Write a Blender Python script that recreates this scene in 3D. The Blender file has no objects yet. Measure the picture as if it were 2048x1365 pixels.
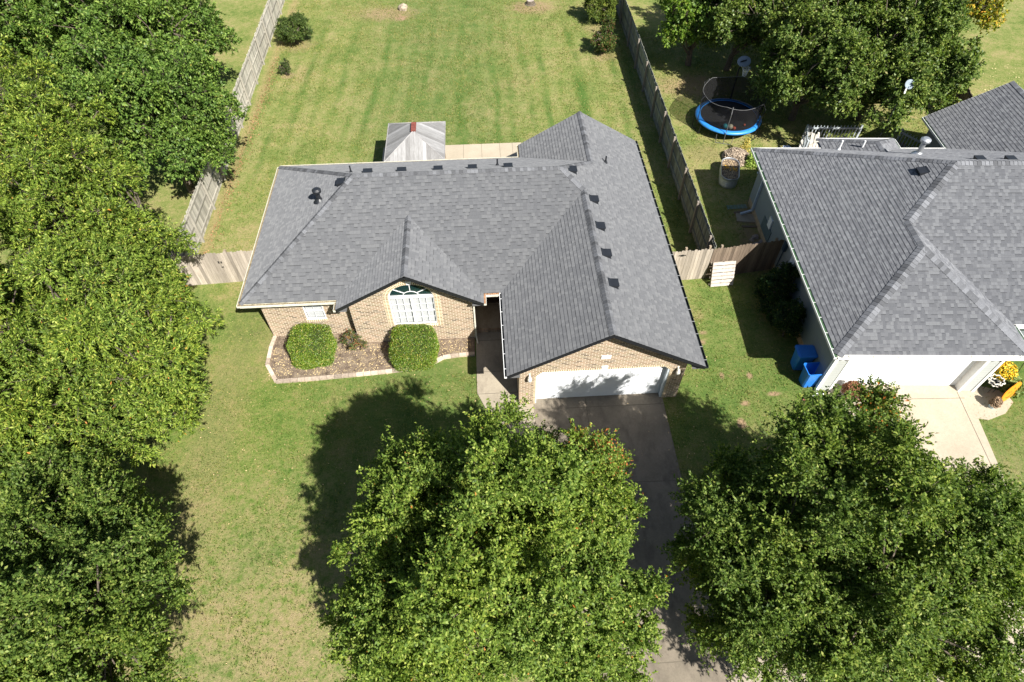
import bpy, bmesh, math, random
import numpy as np
from mathutils import Vector, Matrix, Euler

S = bpy.context.scene
COL = S.collection
R = math.radians

# ------------------------------------------------------------------ camera
def set_camera():
    yaw, pitch, roll = R(2.971), R(51.284), R(-0.396)
    f = Vector((math.sin(yaw)*math.cos(pitch), math.cos(yaw)*math.cos(pitch), -math.sin(pitch)))
    rt = Vector((math.cos(yaw), -math.sin(yaw), 0))
    up = rt.cross(f)
    r2 = rt*math.cos(roll) + up*math.sin(roll)
    u2 = -rt*math.sin(roll) + up*math.cos(roll)
    cd = bpy.data.cameras.new('camera')
    cd.sensor_width = 36.0
    cd.lens = 1241.35/2048*36
    cd.clip_start = 0.1
    cd.clip_end = 600
    co = bpy.data.objects.new('camera', cd)
    COL.objects.link(co)
    m = Matrix((r2, u2, -f)).transposed().to_4x4()
    m.translation = Vector((-1.541, -12.952, 20.099))
    co.matrix_world = m
    S.camera = co
set_camera()

# ------------------------------------------------------------------ light
SUN_EL, SUN_AZ = 45.4, 146.6
w = bpy.data.worlds.new('World')
S.world = w
w.use_nodes = True
nt = w.node_tree
bg = nt.nodes['Background']
sky = nt.nodes.new('ShaderNodeTexSky')
sky.sky_type = 'NISHITA'
sky.sun_disc = False
sky.sun_elevation = R(SUN_EL)
sky.sun_rotation = R(SUN_AZ)
nt.links.new(sky.outputs[0], bg.inputs[0])
bg.inputs[1].default_value = 0.05
ld = bpy.data.lights.new('sun', 'SUN')
ld.energy = 5.0
ld.angle = R(0.53)
ld.color = (1.0, 0.965, 0.9)
lo = bpy.data.objects.new('sun', ld)
COL.objects.link(lo)
sd = Vector((math.sin(R(SUN_AZ))*math.cos(R(SUN_EL)), math.cos(R(SUN_AZ))*math.cos(R(SUN_EL)), math.sin(R(SUN_EL))))
lo.rotation_euler = sd.to_track_quat('Z', 'Y').to_euler()
lo.location = (0, 0, 40)
S.view_settings.view_transform = 'Standard'
S.view_settings.look = 'None'
S.view_settings.exposure = 1.1
S.view_settings.gamma = 1.0

# ------------------------------------------------------------------ helpers
class MB:
    def __init__(s):
        s.v = []; s.f = []; s.uv = []; s.mi = []; s.sm = False
    def poly(s, pts, uv=None, mi=0):
        n = len(s.v)
        s.v += [tuple(p) for p in pts]
        s.f.append(tuple(range(n, n+len(pts))))
        s.uv += uv if uv else [(p[0], p[1]) for p in pts]
        s.mi.append(mi)
    def box(s, x0, x1, y0, y1, z0, z1, mi=0, M=None):
        P = [(x0,y0,z0),(x1,y0,z0),(x1,y1,z0),(x0,y1,z0),(x0,y0,z1),(x1,y0,z1),(x1,y1,z1),(x0,y1,z1)]
        if M is not None: P = [tuple(M @ Vector(p)) for p in P]
        n = len(s.v); s.v += P
        lx, ly, lz = x1-x0, y1-y0, z1-z0
        for q, a, b in (((0,3,2,1),lx,ly),((4,5,6,7),lx,ly),((0,1,5,4),lx,lz),((1,2,6,5),ly,lz),((2,3,7,6),lx,lz),((3,0,4,7),ly,lz)):
            s.f.append(tuple(n+i for i in q)); s.mi.append(mi)
            if q == (0,3,2,1): s.uv += [(x0,y0),(x0,y1),(x1,y1),(x1,y0)]
            elif q == (4,5,6,7): s.uv += [(x0,y0),(x1,y0),(x1,y1),(x0,y1)]
            elif q in ((0,1,5,4),): s.uv += [(x0,z0),(x1,z0),(x1,z1),(x0,z1)]
            elif q == (2,3,7,6): s.uv += [(x1,z0),(x0,z0),(x0,z1),(x1,z1)]
            elif q == (1,2,6,5): s.uv += [(y0,z0),(y1,z0),(y1,z1),(y0,z1)]
            else: s.uv += [(y1,z0),(y0,z0),(y0,z1),(y1,z1)]
        return s
    def bar(s, a, b, w, h, mi=0, up=(0,0,1)):
        a = Vector(a); b = Vector(b); d = b-a; L = d.length
        if L < 1e-6: return s
        d.normalize(); u = Vector(up)
        if abs(d.dot(u)) > .98: u = Vector((1,0,0))
        r = d.cross(u).normalized(); u = r.cross(d)
        M = Matrix((r, d, u)).transposed().to_4x4(); M.translation = a
        return s.box(-w/2, w/2, 0, L, -h/2, h/2, mi, M)
    def tube(s, pts, rad, n=8, mi=0, cap=True):
        pts = [Vector(p) for p in pts]
        if not hasattr(rad, '__len__'): rad = [rad]*len(pts)
        base = len(s.v)
        prev = None
        for i, p in enumerate(pts):
            d = (pts[min(i+1, len(pts)-1)] - pts[max(i-1, 0)]).normalized()
            if prev is None:
                r = d.orthogonal().normalized()
            else:
                r = (prev - d*prev.dot(d))
                r = r.normalized() if r.length > 1e-6 else d.orthogonal().normalized()
            prev = r
            q = d.cross(r)
            for k in range(n):
                a = 2*math.pi*k/n
                s.v.append(tuple(p + (r*math.cos(a)+q*math.sin(a))*rad[i]))
        for i in range(len(pts)-1):
            for k in range(n):
                k2 = (k+1) % n
                s.f.append((base+i*n+k, base+i*n+k2, base+(i+1)*n+k2, base+(i+1)*n+k)); s.mi.append(mi)
                s.uv += [(k/n, i), ((k+1)/n, i), ((k+1)/n, i+1), (k/n, i+1)]
        if cap:
            s.f.append(tuple(base+k for k in range(n))[::-1]); s.mi.append(mi); s.uv += [(0,0)]*n
            e = base+(len(pts)-1)*n
            s.f.append(tuple(e+k for k in range(n))); s.mi.append(mi); s.uv += [(0,0)]*n
        return s
    def lathe(s, prof, n=20, c=(0,0,0), mi=0):
        base = len(s.v)
        for r, z in prof:
            for k in range(n):
                a = 2*math.pi*k/n
                s.v.append((c[0]+r*math.cos(a), c[1]+r*math.sin(a), c[2]+z))
        for i in range(len(prof)-1):
            for k in range(n):
                k2 = (k+1) % n
                s.f.append((base+i*n+k, base+i*n+k2, base+(i+1)*n+k2, base+(i+1)*n+k)); s.mi.append(mi)
                s.uv += [(k/n,i),((k+1)/n,i),((k+1)/n,i+1),(k/n,i+1)]
        return s
    def mesh(s, name):
        me = bpy.data.meshes.new(name)
        me.from_pydata(s.v, [], s.f)
        uvl = me.uv_layers.new(name='UVMap')
        uvl.data.foreach_set('uv', np.array(s.uv, dtype=np.float32).ravel())
        return me

def obj(name, mb, mats, parent=None, label=None, smooth=False, loc=None):
    me = mb.mesh(name) if isinstance(mb, MB) else mb
    if not isinstance(mats, (list, tuple)): mats = [mats]
    for m in mats: me.materials.append(m)
    if isinstance(mb, MB):
        me.polygons.foreach_set('material_index', mb.mi)
        if smooth or mb.sm: me.polygons.foreach_set('use_smooth', [True]*len(me.polygons))
    o = bpy.data.objects.new(name, me)
    COL.objects.link(o)
    if parent: o.parent = parent
    if label: o['label'] = label
    if loc: o.location = loc
    return o

def tag(o, label=None, cat=None, group=None, kind=None):
    if label: o['label'] = label
    if cat: o['category'] = cat
    if group: o['group'] = group
    if kind: o['kind'] = kind
    return o

def thing(name, label, cat, loc=(0,0,0), rz=0.0, group=None):
    o = bpy.data.objects.new(name, None)
    o.empty_display_size = 0.2
    COL.objects.link(o)
    o.location = loc; o.rotation_euler = (0, 0, rz)
    return tag(o, label, cat, group)

def copy_tree(o, parent=None):
    c = o.copy(); COL.objects.link(c)
    if parent: c.parent = parent
    for ch in [x for x in COL.objects if x.parent == o]: copy_tree(ch, c)
    return c

# ------------------------------------------------------------------ materials
class NT:
    def __init__(s, name):
        s.m = bpy.data.materials.new(name); s.m.use_nodes = True
        s.t = s.m.node_tree; s.n = s.t.nodes
        s.b = s.n['Principled BSDF']; s.out = s.n['Material Output']
    def add(s, typ, props=None, **inp):
        n = s.n.new('ShaderNode'+typ)
        for k, v in (props or {}).items(): setattr(n, k, v)
        for k, v in inp.items():
            k = k.replace('_', ' ')
            sock = n.inputs[int(k[1:])] if k[0] == 'i' and k[1:].isdigit() else n.inputs[k]
            s.set(sock, v)
        return n
    def set(s, sock, v):
        if isinstance(v, bpy.types.NodeSocket): s.t.links.new(v, sock)
        elif isinstance(v, bpy.types.Node): s.t.links.new(v.outputs[0], sock)
        else:
            if sock.type == 'RGBA' and len(v) == 3: v = (*v, 1)
            sock.default_value = v
    def math(s, op, a, b=0.0, c=None):
        n = s.n.new('ShaderNodeMath'); n.operation = op
        s.set(n.inputs[0], a); s.set(n.inputs[1], b)
        if c is not None: s.set(n.inputs[2], c)
        return n.outputs[0]
    def mix(s, f, a, b, blend='MIX'):
        n = s.n.new('ShaderNodeMix'); n.data_type = 'RGBA'; n.blend_type = blend
        s.set(n.inputs[0], f); s.set(n.inputs[6], a); s.set(n.inputs[7], b)
        return n.outputs[2]
    def ramp(s, f, stops, interp='LINEAR'):
        n = s.n.new('ShaderNodeValToRGB'); n.color_ramp.interpolation = interp
        e = n.color_ramp.elements
        while len(e) < len(stops): e.new(0.5)
        for i, (p, c) in enumerate(stops):
            e[i].position = p; e[i].color = (*c, 1) if len(c) == 3 else c
        s.set(n.inputs[0], f)
        return n.outputs[0]
    def noise(s, vec, scale, detail=3, rough=.6, dim='3D'):
        n = s.n.new('ShaderNodeTexNoise'); n.noise_dimensions = dim
        if vec is not None: s.set(n.inputs['Vector'], vec)
        n.inputs['Scale'].default_value = scale; n.inputs['Detail'].default_value = detail
        n.inputs['Roughness'].default_value = rough
        return n.outputs[0]
    def coord(s, k='Object'):
        return s.n.new('ShaderNodeTexCoord').outputs[k]
    def pos(s):
        return s.n.new('ShaderNodeNewGeometry').outputs['Position']
    def island(s):
        return s.n.new('ShaderNodeNewGeometry').outputs['Random Per Island']
    def bump(s, h, strength=.5, dist=.01):
        n = s.n.new('ShaderNodeBump'); n.inputs['Strength'].default_value = strength
        n.inputs['Distance'].default_value = dist
        s.set(n.inputs['Height'], h)
        s.t.links.new(n.outputs[0], s.b.inputs['Normal'])
    def base(s, c, rough=.8, spec=None, metal=None):
        s.set(s.b.inputs['Base Color'], c); s.set(s.b.inputs['Roughness'], rough)
        if spec is not None: s.b.inputs['Specular IOR Level'].default_value = spec
        if metal is not None: s.b.inputs['Metallic'].default_value = metal
        return s.m
    def maprange(s, v, a, b, c=0.0, d=1.0):
        n = s.n.new('ShaderNodeMapRange')
        for i, x in enumerate((v, a, b, c, d)): s.set(n.inputs[i], x)
        return n.outputs[0]
    def sep(s, v):
        n = s.n.new('ShaderNodeSeparateXYZ'); s.set(n.inputs[0], v); return n.outputs
    def comb(s, x, y, z=0.0):
        n = s.n.new('ShaderNodeCombineXYZ')
        for i, a in enumerate((x, y, z)): s.set(n.inputs[i], a)
        return n.outputs[0]
    def scale(s, v, sc):
        n = s.n.new('ShaderNodeMapping'); s.set(n.inputs['Vector'], v); n.inputs['Scale'].default_value = sc
        return n.outputs[0]

def plain(name, c, rough=.6, spec=None, metal=None, var=.12, scale=6, island=False):
    n = NT(name)
    v = n.noise(n.pos(), scale, 5, .65)
    d = [max(0, x*(1-var*1.6)) for x in c]; l = [min(1, x*(1+var)) for x in c]
    col = n.ramp(v, [(.3, d), (.7, l)])
    if island:
        k = n.maprange(n.island(), 0, 1, .6, 1.35)
        col = n.mix(1.0, col, n.comb(k, k, k), 'MULTIPLY')
    return n.base(col, rough, spec, metal)

def shingle(name, dark, mid, light, row=.143, tab=.17, weather=.1):
    n = NT(name)
    u, v, _ = n.sep(n.coord('UV'))
    vr = n.math('DIVIDE', v, row); r0 = n.math('FLOOR', vr); fr = n.math('FRACT', vr)
    def cell(rr):
        off = n.add('TexWhiteNoise', {'noise_dimensions': '1D'}, W=rr).outputs[0]
        wob = n.noise(n.comb(n.math('MULTIPLY', u, 3.1), n.math('MULTIPLY', rr, 5.7)), 1.0, 1)
        x = n.math('ADD', n.math('DIVIDE', u, tab), n.math('MULTIPLY', off, 11.0))
        x = n.math('ADD', x, n.math('MULTIPLY', wob, .7))
        fx = n.math('FLOOR', x)
        c = n.add('TexWhiteNoise', {'noise_dimensions': '2D'}, Vector=n.comb(fx, rr)).outputs[0]
        return c, n.math('FRACT', x)
    c0, fx = cell(r0)
    c1, _ = cell(n.math('ADD', r0, 1.0))
    col = n.ramp(c0, [(0, dark), (.3, dark), (.36, mid), (.72, mid), (.8, light), (1, light)])
    big = n.noise(n.pos(), .55, 4, .6)
    col = n.mix(n.maprange(big, .35, .7, 0.0, weather), col, (light[0]*1.05, light[1]*1.03, light[2]), 'MIX')
    fine = n.noise(n.pos(), 55, 2, .7)
    k = n.maprange(fine, .3, .7, .86, 1.12)
    col = n.mix(1.0, col, n.comb(k, k, k), 'MULTIPLY')
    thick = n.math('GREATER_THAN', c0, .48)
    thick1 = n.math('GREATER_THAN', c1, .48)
    tab_shade = n.math('MULTIPLY', n.math('GREATER_THAN', fr, .8), n.math('MULTIPLY', thick1, n.math('SUBTRACT', 1.0, n.math('MULTIPLY', thick, .7))))  # shadow below thick tabs of the course above, painted into the colour
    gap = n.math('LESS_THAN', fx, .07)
    lines = n.math('MAXIMUM', n.math('MULTIPLY', tab_shade, .6), n.math('MULTIPLY', gap, .18))
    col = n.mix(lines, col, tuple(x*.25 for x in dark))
    h = n.math('ADD', n.math('MULTIPLY', thick, .5), n.math('MULTIPLY', fine, .25))
    n.bump(h, .6, .007)
    n.b.inputs['Diffuse Roughness'].default_value = 1.0
    return n.base(col, .9, .2)

def brick(name, stops, mortar, bw=.203, bh=.068, ms=.012, off=.5):
    n = NT(name)
    uv = n.coord('UV')
    b = n.add('TexBrick', {'offset': off, 'squash': 1.0}, Vector=uv, Color1=(0,0,0), Color2=(1,1,1), Mortar=(.5,.5,.5), Scale=1.0,
              Mortar_Size=ms, Mortar_Smooth=.1, Bias=0.0, Brick_Width=bw+ms, Row_Height=bh+ms)
    fine = n.noise(n.pos(), 30, 3, .7)
    col = n.ramp(n.math('ADD', n.math('MULTIPLY', b.outputs[0], .85), n.math('MULTIPLY', fine, .15)), stops)
    lg = n.noise(n.pos(), .9, 3)
    mo = n.mix(lg, mortar, tuple(x*.85 for x in mortar))
    col = n.mix(b.outputs[1], col, mo)
    n.bump(n.math('SUBTRACT', n.math('MULTIPLY', fine, .3), b.outputs[1]), .6, .008)
    return n.base(col, .9, .2)

def wood(name, a, b, scale=(1,1,.15)):
    n = NT(name)
    p = n.pos()
    i = n.island()
    pv = n.add('VectorMath', {'operation': 'ADD'}, i0=n.scale(p, (14, 14, 1.2)), i1=n.comb(n.math('MULTIPLY', i, 40), 0.0, 0.0)).outputs[0]
    g = n.noise(pv, 1.5, 5, .7)
    col = n.ramp(g, [(.25, a), (.75, b)])
    k = n.maprange(i, 0, 1, .62, 1.3)
    col = n.mix(1.0, col, n.comb(k, k, n.math('MULTIPLY', k, .98)), 'MULTIPLY')
    n.bump(g, .4, .01)
    return n.base(col, .85, .2)

def leafmat(name, stops, trans=.3, spec=.16, rough=.5, zone=None):
    n = NT(name)
    i = n.island()
    col = n.ramp(i, stops)
    big = n.noise(n.pos(), .5, 3)
    col = n.mix(n.maprange(big, .4, .62, 0.0, .45), col, n.mix(1.0, col, (1.35, 1.2, .75), 'MULTIPLY'))
    if zone:                                   # a patch of the crown turning red
        c, rad, zc, amt = zone
        d = n.add('VectorMath', {'operation': 'DISTANCE'}, i0=n.pos(), i1=c).outputs['Value']
        k = n.maprange(d, rad, rad*.35, 0.0, 1.0)
        i2 = n.math('FRACT', n.math('MULTIPLY', i, 37.3))
        k = n.math('LESS_THAN', i2, n.math('MULTIPLY', k, amt))
        col = n.mix(k, col, zc)
    n.base(col, rough, spec)
    tb = n.add('BsdfTranslucent', Color=n.mix(1.0, col, (1.5, 1.7, .6), 'MULTIPLY'))
    mx = n.add('MixShader', i0=trans, i1=n.b.outputs[0], i2=tb.outputs[0])
    n.t.links.new(mx.outputs[0], n.out.inputs[0])
    return n.m

M = {}
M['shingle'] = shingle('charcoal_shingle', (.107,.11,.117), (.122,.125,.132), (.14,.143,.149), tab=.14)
M['cap'] = plain('ridge_cap_shingle', (.118,.121,.129), .9, .2, var=.15, scale=20, island=True)
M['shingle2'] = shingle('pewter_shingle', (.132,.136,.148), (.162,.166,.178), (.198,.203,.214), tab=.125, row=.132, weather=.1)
M['cap2'] = plain('pewter_cap_shingle', (.138,.142,.153), .9, .2, var=.12, scale=20, island=True)
M['brick'] = brick('tan_brick', [(0,(.07,.055,.04)),(.12,(.11,.08,.05)),(.25,(.23,.155,.095)),(.45,(.29,.2,.125)),(.65,(.22,.18,.105)),(.85,(.33,.22,.145)),(1,(.36,.27,.18))], (.66,.57,.45))
M['brick_end'] = brick('brick_end', [(0,(.17,.11,.06)),(.5,(.36,.25,.14)),(1,(.45,.33,.2))], (.78,.7,.52), bw=.068, bh=.1, ms=.016, off=0.0)
M['black'] = plain('black_trim', (.012,.013,.015), .5)
M['vent'] = plain('charcoal_metal', (.016,.018,.022), .45)
M['cream'] = plain('cream_gutter', (.62,.6,.5), .45, var=.15)
M['darkgut'] = plain('dark_gutter', (.02,.024,.024), .4)
M['debris'] = plain('dry_leaf_debris', (.25,.2,.12), .95, var=.6, scale=25)
M['white'] = plain('white_paint', (.8,.8,.79), .45, var=.04)
M['door'] = plain('white_door_paint', (.74,.76,.78), .4, var=.03)
M['soffit'] = plain('soffit', (.1,.1,.1), .8)
M['greengut'] = plain('mossy_gutter_bed', (.05,.11,.05), .9, var=.4, scale=18)

def siding(name, ca, cb):
    n = NT(name)
    u, v, _ = n.sep(n.coord('UV'))
    fr = n.math('FRACT', n.math('DIVIDE', v, .115))
    n.bump(fr, 1.0, .015)
    edge = n.math('LESS_THAN', fr, .08)
    big = n.noise(n.pos(), 1.2, 4)
    col = n.mix(big, ca, cb)
    return n.base(n.mix(n.math('MULTIPLY', edge, .35), col, tuple(x*.35 for x in ca)), .6, .3)
M['siding'] = siding('vinyl_siding_shaded', (.19,.225,.235), (.24,.275,.285)); M['siding_lit'] = siding('vinyl_siding_lit', (.42,.44,.43), (.5,.52,.5))  # one siding twice: shade coloured into the side walls, sunlit front left paler

def concrete(name, a, b, stain=None):
    n = NT(name)
    p = n.pos()
    m = n.noise(p, .8, 6, .65); f = n.noise(p, 18, 4, .7)
    col = n.ramp(m, [(.3, a), (.7, b)])
    k = n.maprange(f, .3, .7, .88, 1.08)
    col = n.mix(1.0, col, n.comb(k, k, k), 'MULTIPLY')
    if stain:
        s_ = n.noise(n.scale(p, (1, .5, 1)), 1.7, 6, .75)
        col = n.mix(n.maprange(s_, .48, .7, 0.0, .8), col, stain)
    n.bump(f, .25, .004)
    return n.base(col, .85, .3)
M['conc'] = concrete('pale_concrete', (.35,.3,.225), (.44,.375,.285))
M['conc_old'] = concrete('stained_concrete', (.17,.145,.11), (.25,.21,.16), (.1,.083,.065))
M['conc_walk'] = concrete('walk_concrete', (.28,.24,.185), (.38,.33,.25), (.18,.15,.115))
M['joint'] = plain('joint', (.14,.12,.09), .95)
M['curb'] = plain('edging_concrete', (.46,.37,.29), .9, var=.2, scale=12, island=True)
M['wood_pale'] = wood('weathered_pale_wood', (.24,.205,.165), (.46,.4,.34))
M['wood_left_rail'] = wood('silver_rail_wood', (.22,.205,.175), (.38,.355,.305))
M['wood_left'] = wood('silver_wood', (.3,.28,.24), (.5,.47,.405))
M['wood_grey'] = wood('grey_wood', (.15,.13,.11), (.34,.29,.25))
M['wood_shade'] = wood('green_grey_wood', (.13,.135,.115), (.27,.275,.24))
M['wood_dark'] = wood('dark_brown_wood', (.1,.075,.055), (.22,.17,.13))
M['wood_post'] = wood('post_wood', (.2,.155,.11), (.36,.29,.215))
M['hinge'] = plain('black_iron', (.015,.015,.016), .5)
M['bark'] = plain('bark', (.12,.095,.07), .95, var=.4, scale=14)
M['tin'] = None

def tin():
    n = NT('weathered_tin')
    uv = n.coord('UV'); u, v, _ = n.sep(uv)
    fr = n.math('FRACT', n.math('DIVIDE', u, .2))
    seam = n.math('LESS_THAN', fr, .12)
    cell = n.add('TexWhiteNoise', {'noise_dimensions': '1D'}, W=n.math('FLOOR', n.math('DIVIDE', u, .2))).outputs[0]
    st = n.noise(n.scale(uv, (6, 1.2, 1)), 2.0, 5, .7)
    col = n.ramp(n.math('ADD', n.math('MULTIPLY', cell, .45), n.math('MULTIPLY', st, .6)), [(.25, (.15,.145,.14)), (.5, (.24,.235,.23)), (.8, (.38,.375,.375))])
    col = n.mix(n.math('MULTIPLY', seam, .5), col, (.2,.19,.18))
    n.bump(seam, .6, .02)
    return n.base(col, .55, .4)
M['tin'] = tin()
M['rust'] = plain('rusty_red_metal', (.2,.055,.04), .7, var=.3, scale=12)
M['galv'] = plain('galvanised_steel', (.5,.52,.54), .4, metal=.7, var=.12)
M['blue'] = plain('blue_plastic', (.02,.17,.6), .32, .5, var=.06)
M['bluepad'] = plain('blue_vinyl_pad', (.03,.22,.62), .4, .5, var=.12)
M['blk_plastic'] = plain('black_plastic', (.012,.012,.014), .5)
M['mat_tramp'] = plain('jumping_mat', (.02,.02,.022), .7)
def net():
    n = NT('safety_net')
    n.base((.012,.012,.013), .9, .1)
    t = n.add('BsdfTransparent')
    mx = n.add('MixShader', i0=.62, i1=t.outputs[0], i2=n.b.outputs[0])
    n.t.links.new(mx.outputs[0], n.out.inputs[0])
    return n.m
M['net'] = net()
def glass(name, tint, amt):
    n = NT(name)
    n.base(tint, .03, .8)
    t = n.add('BsdfTransparent')
    mx = n.add('MixShader', i0=amt, i1=t.outputs[0], i2=n.b.outputs[0])
    n.t.links.new(mx.outputs[0], n.out.inputs[0])
    return n.m
M['glass'] = glass('window_glass', (.03,.05,.055), .35)
M['glass_dark'] = glass('dark_window_glass', (.01,.03,.03), .9)
M['blind'] = plain('white_blind', (.7,.71,.71), .6, var=.03)
M['room'] = plain('dim_room', (.05,.055,.05), .9)
M['lampglass'] = plain('frosted_glass', (.75,.73,.66), .2, .6)
M['brass'] = plain('antique_white_metal', (.6,.57,.5), .5)
M['orange'] = plain('orange_painted_board', (.72,.24,.008), .6, var=.08)
M['soil'] = plain('soil', (.17,.12,.08), .95, var=.4, scale=10)
M['rock'] = plain('tan_rock', (.36,.29,.21), .9, var=.4, scale=6)
M['twig'] = plain('dry_twigs', (.3,.2,.12), .9, var=.3, scale=30, island=True)
M['mum'] = plain('dried_flower', (.27,.12,.06), .9, var=.3, scale=30, island=True)

# ------------------------------------------------------------------ ground
def lawn():
    n = NT('lawn_grass')
    p = n.pos()
    x, y, z = n.sep(p)
    big = n.noise(p, .33, 5, .62)
    med = n.noise(p, 1.6, 6, .72)
    fine = n.noise(p, 13, 4, .8)
    vf = n.noise(p, 42, 2, .8)
    # back yard (y>7) is greener, front lawn tanner
    mid = n.noise(p, 4.5, 5, .75)
    f = n.math('ADD', n.math('MULTIPLY', big, .3), n.math('ADD', n.math('MULTIPLY', med, .22), n.math('ADD', n.math('MULTIPLY', mid, .25), n.math('MULTIPLY', fine, .23))))
    yard = n.maprange(y, 1.0, 9.0, 0.0, 1.0)
    front = n.ramp(f, [(.42, (.06,.115,.018)), (.49, (.12,.17,.034)), (.555, (.19,.19,.06)), (.63, (.28,.225,.105))])
    back = n.ramp(f, [(.42, (.082,.13,.026)), (.48, (.15,.187,.047)), (.53, (.215,.215,.075)), (.59, (.295,.24,.115))])
    col = n.mix(yard, front, back)
    # front lawn greener near the house walk and the driveway's right
    g1 = n.maprange(n.math('ABSOLUTE', n.math('ADD', x, 4.0)), 2.0, 6.5, .75, 0.0)
    g1 = n.math('MULTIPLY', g1, n.maprange(y, -5.5, 0.5, 0.0, 1.0))
    g1 = n.math('MAXIMUM', g1, n.math('MULTIPLY', n.maprange(x, 4.5, 6.0, 0.0, .6), n.math('SUBTRACT', 1.0, yard)))
    col = n.mix(n.math('MULTIPLY', g1, n.maprange(med, .35, .6, 1.0, .45)), col, n.mix(fine, (.045,.1,.02), (.1,.15,.04)))
    tn = n.math('MULTIPLY', n.maprange(y, -1.0, -7.0, .05, .6), n.maprange(n.math('ADD', n.math('MULTIPLY', mid, .6), n.math('MULTIPLY', med, .4)), .4, .56, 0.0, 1.0))
    col = n.mix(tn, col, (.31,.235,.14))
    # mowing stripes running away from the house in the back yard
    sx = n.math('ADD', n.math('MULTIPLY', x, n.math('ADD', 1.0, n.math('MULTIPLY', y, .004))), n.math('MULTIPLY', n.noise(n.scale(p, (.15,.05,1)), 1.0, 1), 2.0))
    st = n.math('SINE', n.math('MULTIPLY', sx, 5.4))
    st = n.math('ADD', st, n.math('MULTIPLY', n.math('SINE', n.math('MULTIPLY', sx, 2.3)), .6))
    sm = n.math('MULTIPLY', n.maprange(y, 13.0, 17.0, 0.0, 1.0), n.maprange(y, 27.0, 33.0, 1.0, .25))
    sm = n.math('MULTIPLY', sm, n.math('LESS_THAN', n.math('ABSOLUTE', n.math('ADD', x, 3.4)), 11.6))
    k = n.math('MULTIPLY', n.math('MULTIPLY', st, sm), n.maprange(n.noise(n.scale(p, (1.2,.35,1)), .6, 3), .4, .58, .04, .42))
    col = n.mix(n.math('MULTIPLY', n.math('MAXIMUM', k, 0.0), 1.25), col, (.055,.12,.02))
    col = n.mix(n.math('MAXIMUM', n.math('MULTIPLY', k, -.45), 0.0), col, (.27,.25,.11))
    # bare soil spots
    def spot(cx, cy, rx, ry, amt, c):
        nonlocal col
        d = n.math('SQRT', n.math('ADD', n.math('POWER', n.math('DIVIDE', n.math('SUBTRACT', x, cx), rx), 2.0), n.math('POWER', n.math('DIVIDE', n.math('SUBTRACT', y, cy), ry), 2.0)))
        d = n.math('ADD', d, n.math('MULTIPLY', n.math('SUBTRACT', med, .5), 2.2))
        col = n.mix(n.maprange(d, .5, 1.1, amt, 0.0), col, c)
    soil = (.3,.2,.125)
    for a in ((-8.0,33.8,2.4,1.2,.6), (-6.9,33.2,.6,.5,.9), (2.5,34.2,1.9,1.2,.75), (-13.7,29.5,1.3,1.0,.5), (-13.6,25.5,.5,.4,.6), (6.7,26.6,1.0,.7,.5), (6.9,30.6,1.4,.8,.4),
              (12.0,22.5,3.2,1.6,.65), (10.5,15.6,1.5,1.0,.35), (12.0,14.8,.8,.5,.6), (12.4,7.8,2.0,3.2,.3), (11.0,8.4,.6,1.2,.6), (11.5,10.5,.8,1.0,.55),
              (0.0,16.8,2.5,.6,.2), (26.0,19.0,2.0,1.5,.4), (-10.9,7.4,.6,6.0,.25), (-12.0,-1.0,1.0,7.0,.22),
              (7.1,2.6,.25,.2,.8),(7.3,3.1,.2,.15,.7), (8.05,-.45,.22,.16,.9), (7.65,-1.3,.2,.25,.9), (9.3,-.1,.3,.12,.9), (8.6,.8,.14,.22,.9), (6.9,1.5,.15,.12,.8), (7.5,.9,.12,.2,.8), (10.9,-.9,.5,.5,.5), (8.3,-2.6,.2,.3,.7)):
        spot(a[0], a[1], a[2], a[3], a[4], soil)
    # bare strip along the left fence
    sf = n.maprange(n.math('ABSOLUTE', n.math('SUBTRACT', x, -14.9)), 0.05, .4, .5, 0.0)
    sf = n.math('MULTIPLY', sf, n.maprange(y, 6.5, 8.0, 0.0, 1.0))
    col = n.mix(n.math('MULTIPLY', sf, n.maprange(fine, .35, .6, .5, 1.0)), col, (.34,.22,.13))
    k2 = n.math('MULTIPLY', n.maprange(vf, .25, .75, .62, 1.4), n.maprange(fine, .3, .7, .86, 1.15))
    col = n.mix(1.0, col, n.comb(k2, k2, k2), 'MULTIPLY')
    n.bump(n.math('ADD', n.math('MULTIPLY', fine, .6), n.math('MULTIPLY', vf, .5)), .9, .05)
    return n.base(col, .95, .15)
M['lawn'] = lawn()

g = MB()
NX, NY = 60, 60
g.poly([(-160,-120,0),(190,-120,0),(190,220,0),(-160,220,0)])
tag(obj('ground', g, M['lawn']), kind='structure')
M['rustleaf'] = plain('rust_leaf_debris', (.36,.19,.1), .95, var=.7, scale=30)

def slab(name, pts, z, mat, label=None):
    m = MB()
    top = [(x, y, z) for x, y in pts]
    m.poly(top)
    for i in range(len(pts)):
        a = pts[i]; b = pts[(i+1) % len(pts)]
        m.poly([(a[0],a[1],-.05),(b[0],b[1],-.05),(b[0],b[1],z),(a[0],a[1],z)])
    return tag(obj(name, m, mat), kind='structure')

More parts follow.
